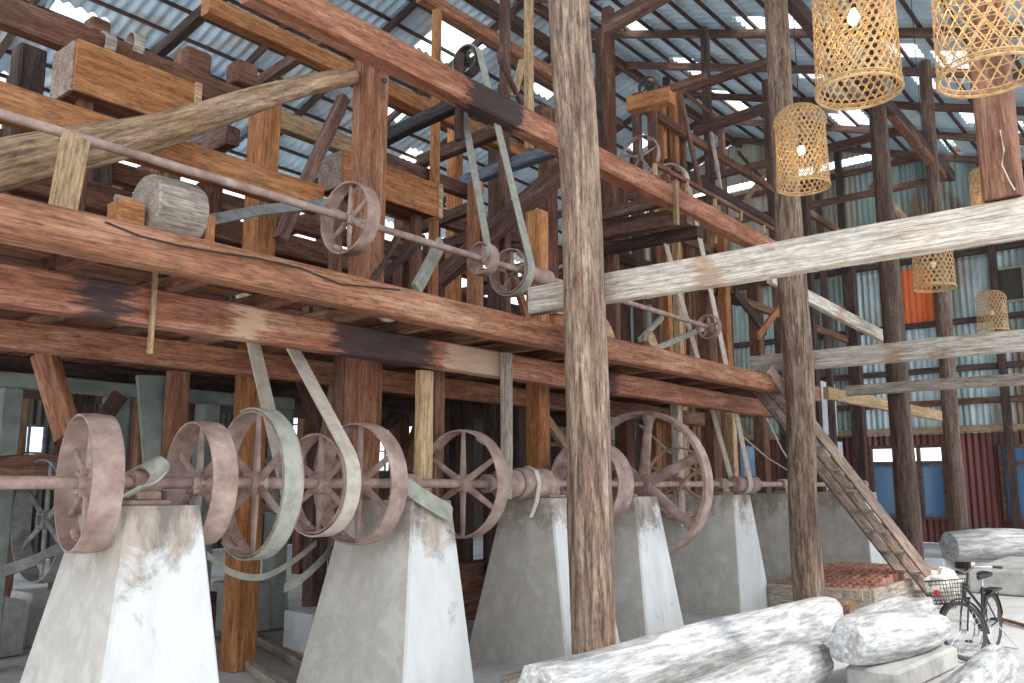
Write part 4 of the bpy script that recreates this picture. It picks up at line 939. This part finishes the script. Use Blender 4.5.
# ------------------------------------------------------------------ bicycle
def bicycle():
    rear = Vector((11.85, 2.40, 0)); head = math.pi-.1
    t = empty('bicycle', rear, 'black city bicycle with front basket parked among the logs', 'bicycle', rz=head); t.scale = (.93,)*3
    R = .335; wb = 1.10
    def bw(parent_m, par=t, tyre='tyre'):
        # wheel in local XZ plane
        a = MB(); a.tube([parent_m @ Vector((R*math.cos(2*PI*k/48)*.96, 0, R*math.sin(2*PI*k/48)*.96)) for k in range(48)], .019, 8, True, up=(parent_m.to_3x3() @ Vector((0, 1, 0))))
        w1 = a.build('tyre', tyre, par, True)
        a = MB(); a.tube([parent_m @ Vector(((R-.035)*math.cos(2*PI*k/48), 0, (R-.035)*math.sin(2*PI*k/48))) for k in range(48)], .010, 6, True, up=(parent_m.to_3x3() @ Vector((0, 1, 0))))
        a.build('wheel_rim', 'irondark', w1, True)
        a = MB()
        for k in range(24):
            an = 2*PI*k/24; a.cyl(parent_m @ Vector((.02*math.cos(an+.8), .02 if k % 2 else -.02, .02*math.sin(an+.8))), parent_m @ Vector(((R-.04)*math.cos(an), 0, (R-.04)*math.sin(an))), .0018, seg=4)
        a.build('spokes', 'steel', w1)
        MB().cyl(parent_m @ Vector((0, -.05, 0)), parent_m @ Vector((0, .05, 0)), .02, seg=12).build('wheel_hub', 'steel', w1, True)
        # mudguard
        a = MB(); pts = [parent_m @ Vector(((R+.03)*math.cos(an), 0, (R+.03)*math.sin(an))) for an in [math.radians(d) for d in range(30, 200, 10)]]
        a.sweep(pts, [(-.028, -.004), (.028, -.004), (.02, .008), (-.02, .008)]); a.build('mudguard', 'black', par, True)
    rm = Matrix.Translation((0, 0, R)); bw(rm)
    # steering
    steer = math.radians(-27); hp = Vector((wb-.12, 0, .82)); ax = Vector((-.32, 0, .95)).normalized()
    S = Matrix.Translation(hp) @ Matrix.Rotation(steer, 4, ax) @ Matrix.Translation(-hp)
    bw(S @ Matrix.Translation((wb, 0, R)))
    fr = MB(); bb = Vector((.42, 0, .27)); st = Vector((.27, 0, .78)); hb_ = Vector((wb-.16, 0, .70)); ht_ = Vector((wb-.20, 0, .84))
    fr.tube([bb, st], .016, 10).tube([bb, hb_], .02, 10).tube([Vector((.34, 0, .52)), ht_], .018, 10).tube([hb_-Vector((0, 0, .03)), ht_+Vector((0, 0, .03))], .024, 10)
    for s in (-.06, .06): fr.tube([(0, s, R), bb+Vector((0, s*.5, 0))], .01, 8).tube([(0, s, R), st-Vector((0, 0, .08))], .009, 8)
    fr.build('frame', 'black', t, True)
    fk = MB()
    for s in (-.055, .055): fk.tube([S @ Vector((wb, s, R)), S @ Vector((wb-.07, s, R+.2)), S @ Vector((wb-.14, s*.9, .70))], .011, 8)
    fk.tube([S @ Vector((wb-.145, -.06, .70)), S @ Vector((wb-.145, .06, .70))], .014, 8).tube([S @ ht_, S @ (ht_+ax*.16)], .014, 8); fk.build('fork', 'black', t, True)
    hbz = ht_+ax*.16
    hd = MB(); hd.tube([S @ (hbz+Vector(p)) for p in ((-.22, -.28, .03), (-.08, -.26, .05), (.04, -.16, .06), (.03, 0, .0), (.04, .16, .06), (-.08, .26, .05), (-.22, .28, .03))], .011, 8); hd.build('handlebar', 'steel', t, True)
    for s in (-1, 1): MB().tube([S @ (hbz+Vector((-.25, s*.283, .028))), S @ (hbz+Vector((-.12, s*.268, .045)))], .017, 8).build('grip', 'black', t, True)
    # basket
    bk = MB(); c0 = Vector((wb+.12, 0, .66)); zt_ = .27
    def ring(z, a, b, r): bk.tube([S @ (c0+Vector((a*x, b*y, z))) for x, y in ((-1, -1), (-.6, -1.05), (.6, -1.05), (1, -.9), (1.05, 0), (1, .9), (.6, 1.05), (-.6, 1.05), (-1, 1))], r, 6, True)
    for i in range(7): k = i/6; ring(zt_*k, .11+.04*k, .14+.05*k, .007 if i in (0, 6) else .004)
    for k in range(28):
        an = 2*PI*k/28; cx = max(-1, min(1, 1.3*math.cos(an))); cy = max(-1, min(1, 1.3*math.sin(an)))
        bk.cyl(S @ (c0+Vector((.11*cx, .14*cy, 0))), S @ (c0+Vector((.15*cx, .19*cy, zt_))), .004, seg=5)
    for k in range(8): y = -.13+k*.037; bk.cyl(S @ (c0+Vector((-.11, y, 0))), S @ (c0+Vector((.11, y, 0))), .004, seg=5)
    bk.build('basket', 'blackmesh', t, True)
    rf = MB().cyl(S @ (c0+Vector((.15, -.0, .13))), S @ (c0+Vector((.175, -.0, .13))), .035, seg=16).build('reflector', 'redplastic', t, True); rf['label'] = 'round red reflector on the basket'
    # saddle, carrier, lock, pedals
    sp = MB().tube([st, st+Vector((-.02, 0, .1))], .013, 8); sp.build('seat_post', 'steel', t, True)
    sa = MB(); c = st+Vector((-.03, 0, .12)); vs = []
    prof = [(.15, .02, 0), (.08, .03, .005), (0, .06, .01), (-.08, .10, .02), (-.13, .09, .035)]
    for x, y, z in prof:
        for k in range(12): an = 2*PI*k/12; vs.append(c+Vector((x, y*math.cos(an), z+.03*math.sin(an))))
    fs = [tuple(range(12)), tuple(48+k for k in range(12))]
    for i in range(4):
        for k in range(12): j = (k+1) % 12; fs.append((i*12+k, i*12+j, i*12+12+j, i*12+12+k))
    sa.add(vs, fs).build('saddle', 'black', t, True)
    ca = MB()
    for s in (-.07, .07): ca.tube([(.2, s, .70), (-.28, s, .72)], .006, 6).tube([(0, s*.9, R), (-.1, s, .715)], .006, 6)
    for k in range(6): ca.cyl((.15-k*.08, -.07, .71), (.15-k*.08, .07, .71), .005, seg=6)
    ca.box((-.26, -.075, .715), (.14, .075, .735), bev=.006); ca.build('rear_carrier', 'black', t)
    ck = MB().lathe([(.07, -.006), (.09, -.006), (.09, .006), (.07, .006)], 28, Matrix.Translation(bb+Vector((0, -.06, 0))) @ Matrix.Rotation(PI/2, 4, 'Z'), close=True)
    ck.cyl(bb+Vector((0, -.08, 0)), bb+Vector((.08, -.09, -.14)), .01, seg=8).cyl(bb+Vector((0, .08, 0)), bb+Vector((-.08, .09, .14)), .01, seg=8)
    ck.build('crankset', 'steel', t, True)
    for s in (1, -1): MB().box((-.045, -.04, -.012), (.045, .04, .012), Matrix.Translation(bb+Vector((.08*s, -.13*s, -.14*s))), bev=.004).build('pedal', 'black', t)
    ks = MB(); ks.tube([(.02, .06, .30), (-.18, .22, 0.005)], .008, 6).tube([(.02, -.06, .30), (-.16, -.22, .005)], .008, 6).tube([(-.2, -.24, .006), (-.12, .24, .006)], .007, 6); ks.build('stand', 'steel', t, True)
    # bag lying in the basket
    bm = MB(); vs = []; n1, n2 = 14, 20; c = S @ (c0+Vector((.0, -.02, .22)))
    for i in range(n1+1):
        th = PI*i/n1
        for k in range(n2):
            ph = 2*PI*k/n2; d = Vector((math.sin(th)*math.cos(ph), math.sin(th)*math.sin(ph), math.cos(th)))
            q = 1+.45*mnoise.noise(d*2.2+Vector((3, 1, 5)))+.2*mnoise.noise(d*6)
            vs.append(Vector((d.x*.14*q, d.y*.17*q, d.z*.17*q)))
    fs = [(i*n2+k, i*n2+(k+1) % n2, (i+1)*n2+(k+1) % n2, (i+1)*n2+k) for i in range(n1) for k in range(n2)]
    bag = bm.add(vs, fs).build('cloth_bag', 'cloth', smooth=True)
    mw = Matrix.Translation(rear) @ Matrix.Rotation(head, 4, 'Z') @ Matrix.Scale(.93, 4); bag.location = mw @ c; tag(bag, 'cream cloth bundle stuffed in the bicycle basket', 'bag')
bicycle()

# ------------------------------------------------------------------ rattan lamp baskets
def rattan_lamp(u0, u1, vb, vt, dist, dia, label, dome=True, nh=30, rot=0.0, lit=True, tilt=(0, 0)):
    """dist: distance along the view for the lamp axis; vb bottom rim row, vt top row (may lie outside the frame)"""
    uc = (u0+u1)/2
    def atd(u, v):
        a = u-512; c = 341.5-v; hf = FPX*math.cos(TH)-c*math.sin(TH); z = c*math.cos(TH)+FPX*math.sin(TH)
        k = dist/hf; return Vector(((FX*hf+RX*a)*k, (FY*hf+RY*a)*k, H+z*k))
    pb = atd(uc, vb); pt = atd(uc, vt); Hh = pt.z-pb.z; r = dia/2
    t = empty('rattan_lampshade', (pb.x, pb.y, pb.z), label, 'lampshade', 'woven rattan lampshades')
    dh = min(r*.8, Hh*.3) if dome else .02
    def surf(s, a):   # s 0..1 bottom..top
        z = Hh*s
        if z < Hh-dh: rr = r*(1.03-.06*s)
        else: q = (z-(Hh-dh))/dh; rr = r*.97*math.sqrt(max(0.0, 1-q*q))+.02
        return Vector((rr*math.cos(a), rr*math.sin(a), z))
    b = MB(); sw_ = .0042
    twist = Hh/(r*1.732)
    for sgn in (1, -1):
        for k in range(nh):
            a0 = 2*PI*k/nh; pts = [surf(i/22, a0+sgn*twist*i/22) for i in range(23)]
            o = len(b.v); vs = []
            for i, p in enumerate(pts):
                tt = (pts[min(i+1, 22)]-pts[max(i-1, 0)]).normalized(); nr = Vector((p.x, p.y, .3*max(0, p.z-(Hh-dh)))).normalized(); sd = tt.cross(nr).normalized()
                for q in (-1, 1):
                    vs.append(p+sd*q*sw_+nr*.0015*sgn); 
                for q in (1, -1): vs.append(p+sd*q*sw_+nr*(.0015*sgn-.002))
            fs = []
            for i in range(22):
                for q in range(4): w2 = (q+1) % 4; fs.append((i*4+q, i*4+w2, i*4+4+w2, i*4+4+q))
            b.add(vs, fs)
    step = (2*PI*r/nh)*.87; nr_ = int((Hh)/step)
    for j in range(nr_+1):
        s = (j*step+.02)/Hh
        if s > .97: break
        pts = [surf(s, 2*PI*i/40) for i in range(40)]
        b.tube(pts, sw_*.8, 4, True)
    b.build('weave', 'rattan', t)
    e = MB(); e.tube([surf(.0, 2*PI*i/40) for i in range(40)], .009, 6, True); e.tube([surf(.03, 2*PI*i/40) for i in range(40)], .006, 6, True); e.build('rim_band', 'rattan', t, True)
    zt_ = zroof(pb.y)-pb.z-.1
    MB().tube([(0, 0, Hh*.62), (0, 0, zt_)], .005, 6).build('cord', 'black', t)
    MB().cyl((0, 0, Hh*.5), (0, 0, Hh*.64), .02, seg=12).build('bulb_holder', 'black', t, True)
    bb = MB(); vs = []
    bb.lathe([(0, -.045), (.02, -.04), (.032, -.02), (.034, 0), (.028, .02), (.018, .04), (.012, .055)], 16, Matrix.Translation((0, 0, Hh*.45)) @ Matrix.Rotation(-PI/2, 4, 'Y')).build('bulb', 'bulb' if lit else 'cloth', t, True)
    return t
rattan_lamp(817, 901, 92, -70, 4.75, .46, 'rattan lampshade with glowing bulb at the top edge, left of the corner one')
rattan_lamp(941, 1038, 76, -110, 4.4, .50, 'large rattan lampshade cut by the top right corner', nh=20)
rattan_lamp(778, 829, 187, 106, 7.9, .47, 'rattan lampshade hanging in front of the second round post', lit=True)
rattan_lamp(974, 1001, 216, 167, 14.2, .45, 'small rattan lampshade glowing behind the brown squared post')
rattan_lamp(916, 954, 288, 236, 10.6, .47, 'rattan lampshade hanging before the orange sheet', nh=24, lit=False)
rattan_lamp(979, 1008, 331, 290, 14.6, .47, 'rattan lampshade hanging just above the middle pale beam', nh=24, lit=False)

# ------------------------------------------------------------------ small things
tt = empty('tube_lamp', at(372, 305, Y=5.42), 'thin fluorescent tube lamp under the front platform beam', 'lamp')
MB().cyl((-.4, 0, 0), (.3, 0, 0), .012, seg=10).build('tube', 'tube', tt, True); MB().box((-.42, -.015, .012), (.32, .03, .03)).build('holder', 'steel', tt)
cb_ = MB().lathe([(.11, 0), (.10, .04), (.05, .09), (.0, .1)], 20, Matrix.Rotation(PI/2, 4, 'Y')).build('tin_bowl', 'steel', smooth=True); cb_.location = at(388, 311, Y=5.5); tag(cb_, 'small tin bowl hanging below the beam beside the tube lamp', 'bowl')
pts = [at(u, v, Y=YA-.112) for u, v in ((105, 222), (140, 236), (180, 246), (215, 252), (256, 258), (300, 268), (340, 284), (400, 290))]
tag(MB().tube(pts, .006, 6).build('cable', 'black'), 'black cable sagging along the front platform beam', 'cable')
vpost(153, 300, Y2-.16, 2.83, 3.52, .035, .03, 'tan', 'thin pale stick hanging before the scorched beam', 'hanging_stick')
for u, Y, l in ((600, 5.5, 'x'),): pass
# ------------------------------------------------------------------ view
vs_ = bpy.context.scene.view_settings
vs_.view_transform = 'Standard'; vs_.look = 'None'; vs_.gamma = 1; vs_.exposure = 0.2
vs_.use_curve_mapping = False
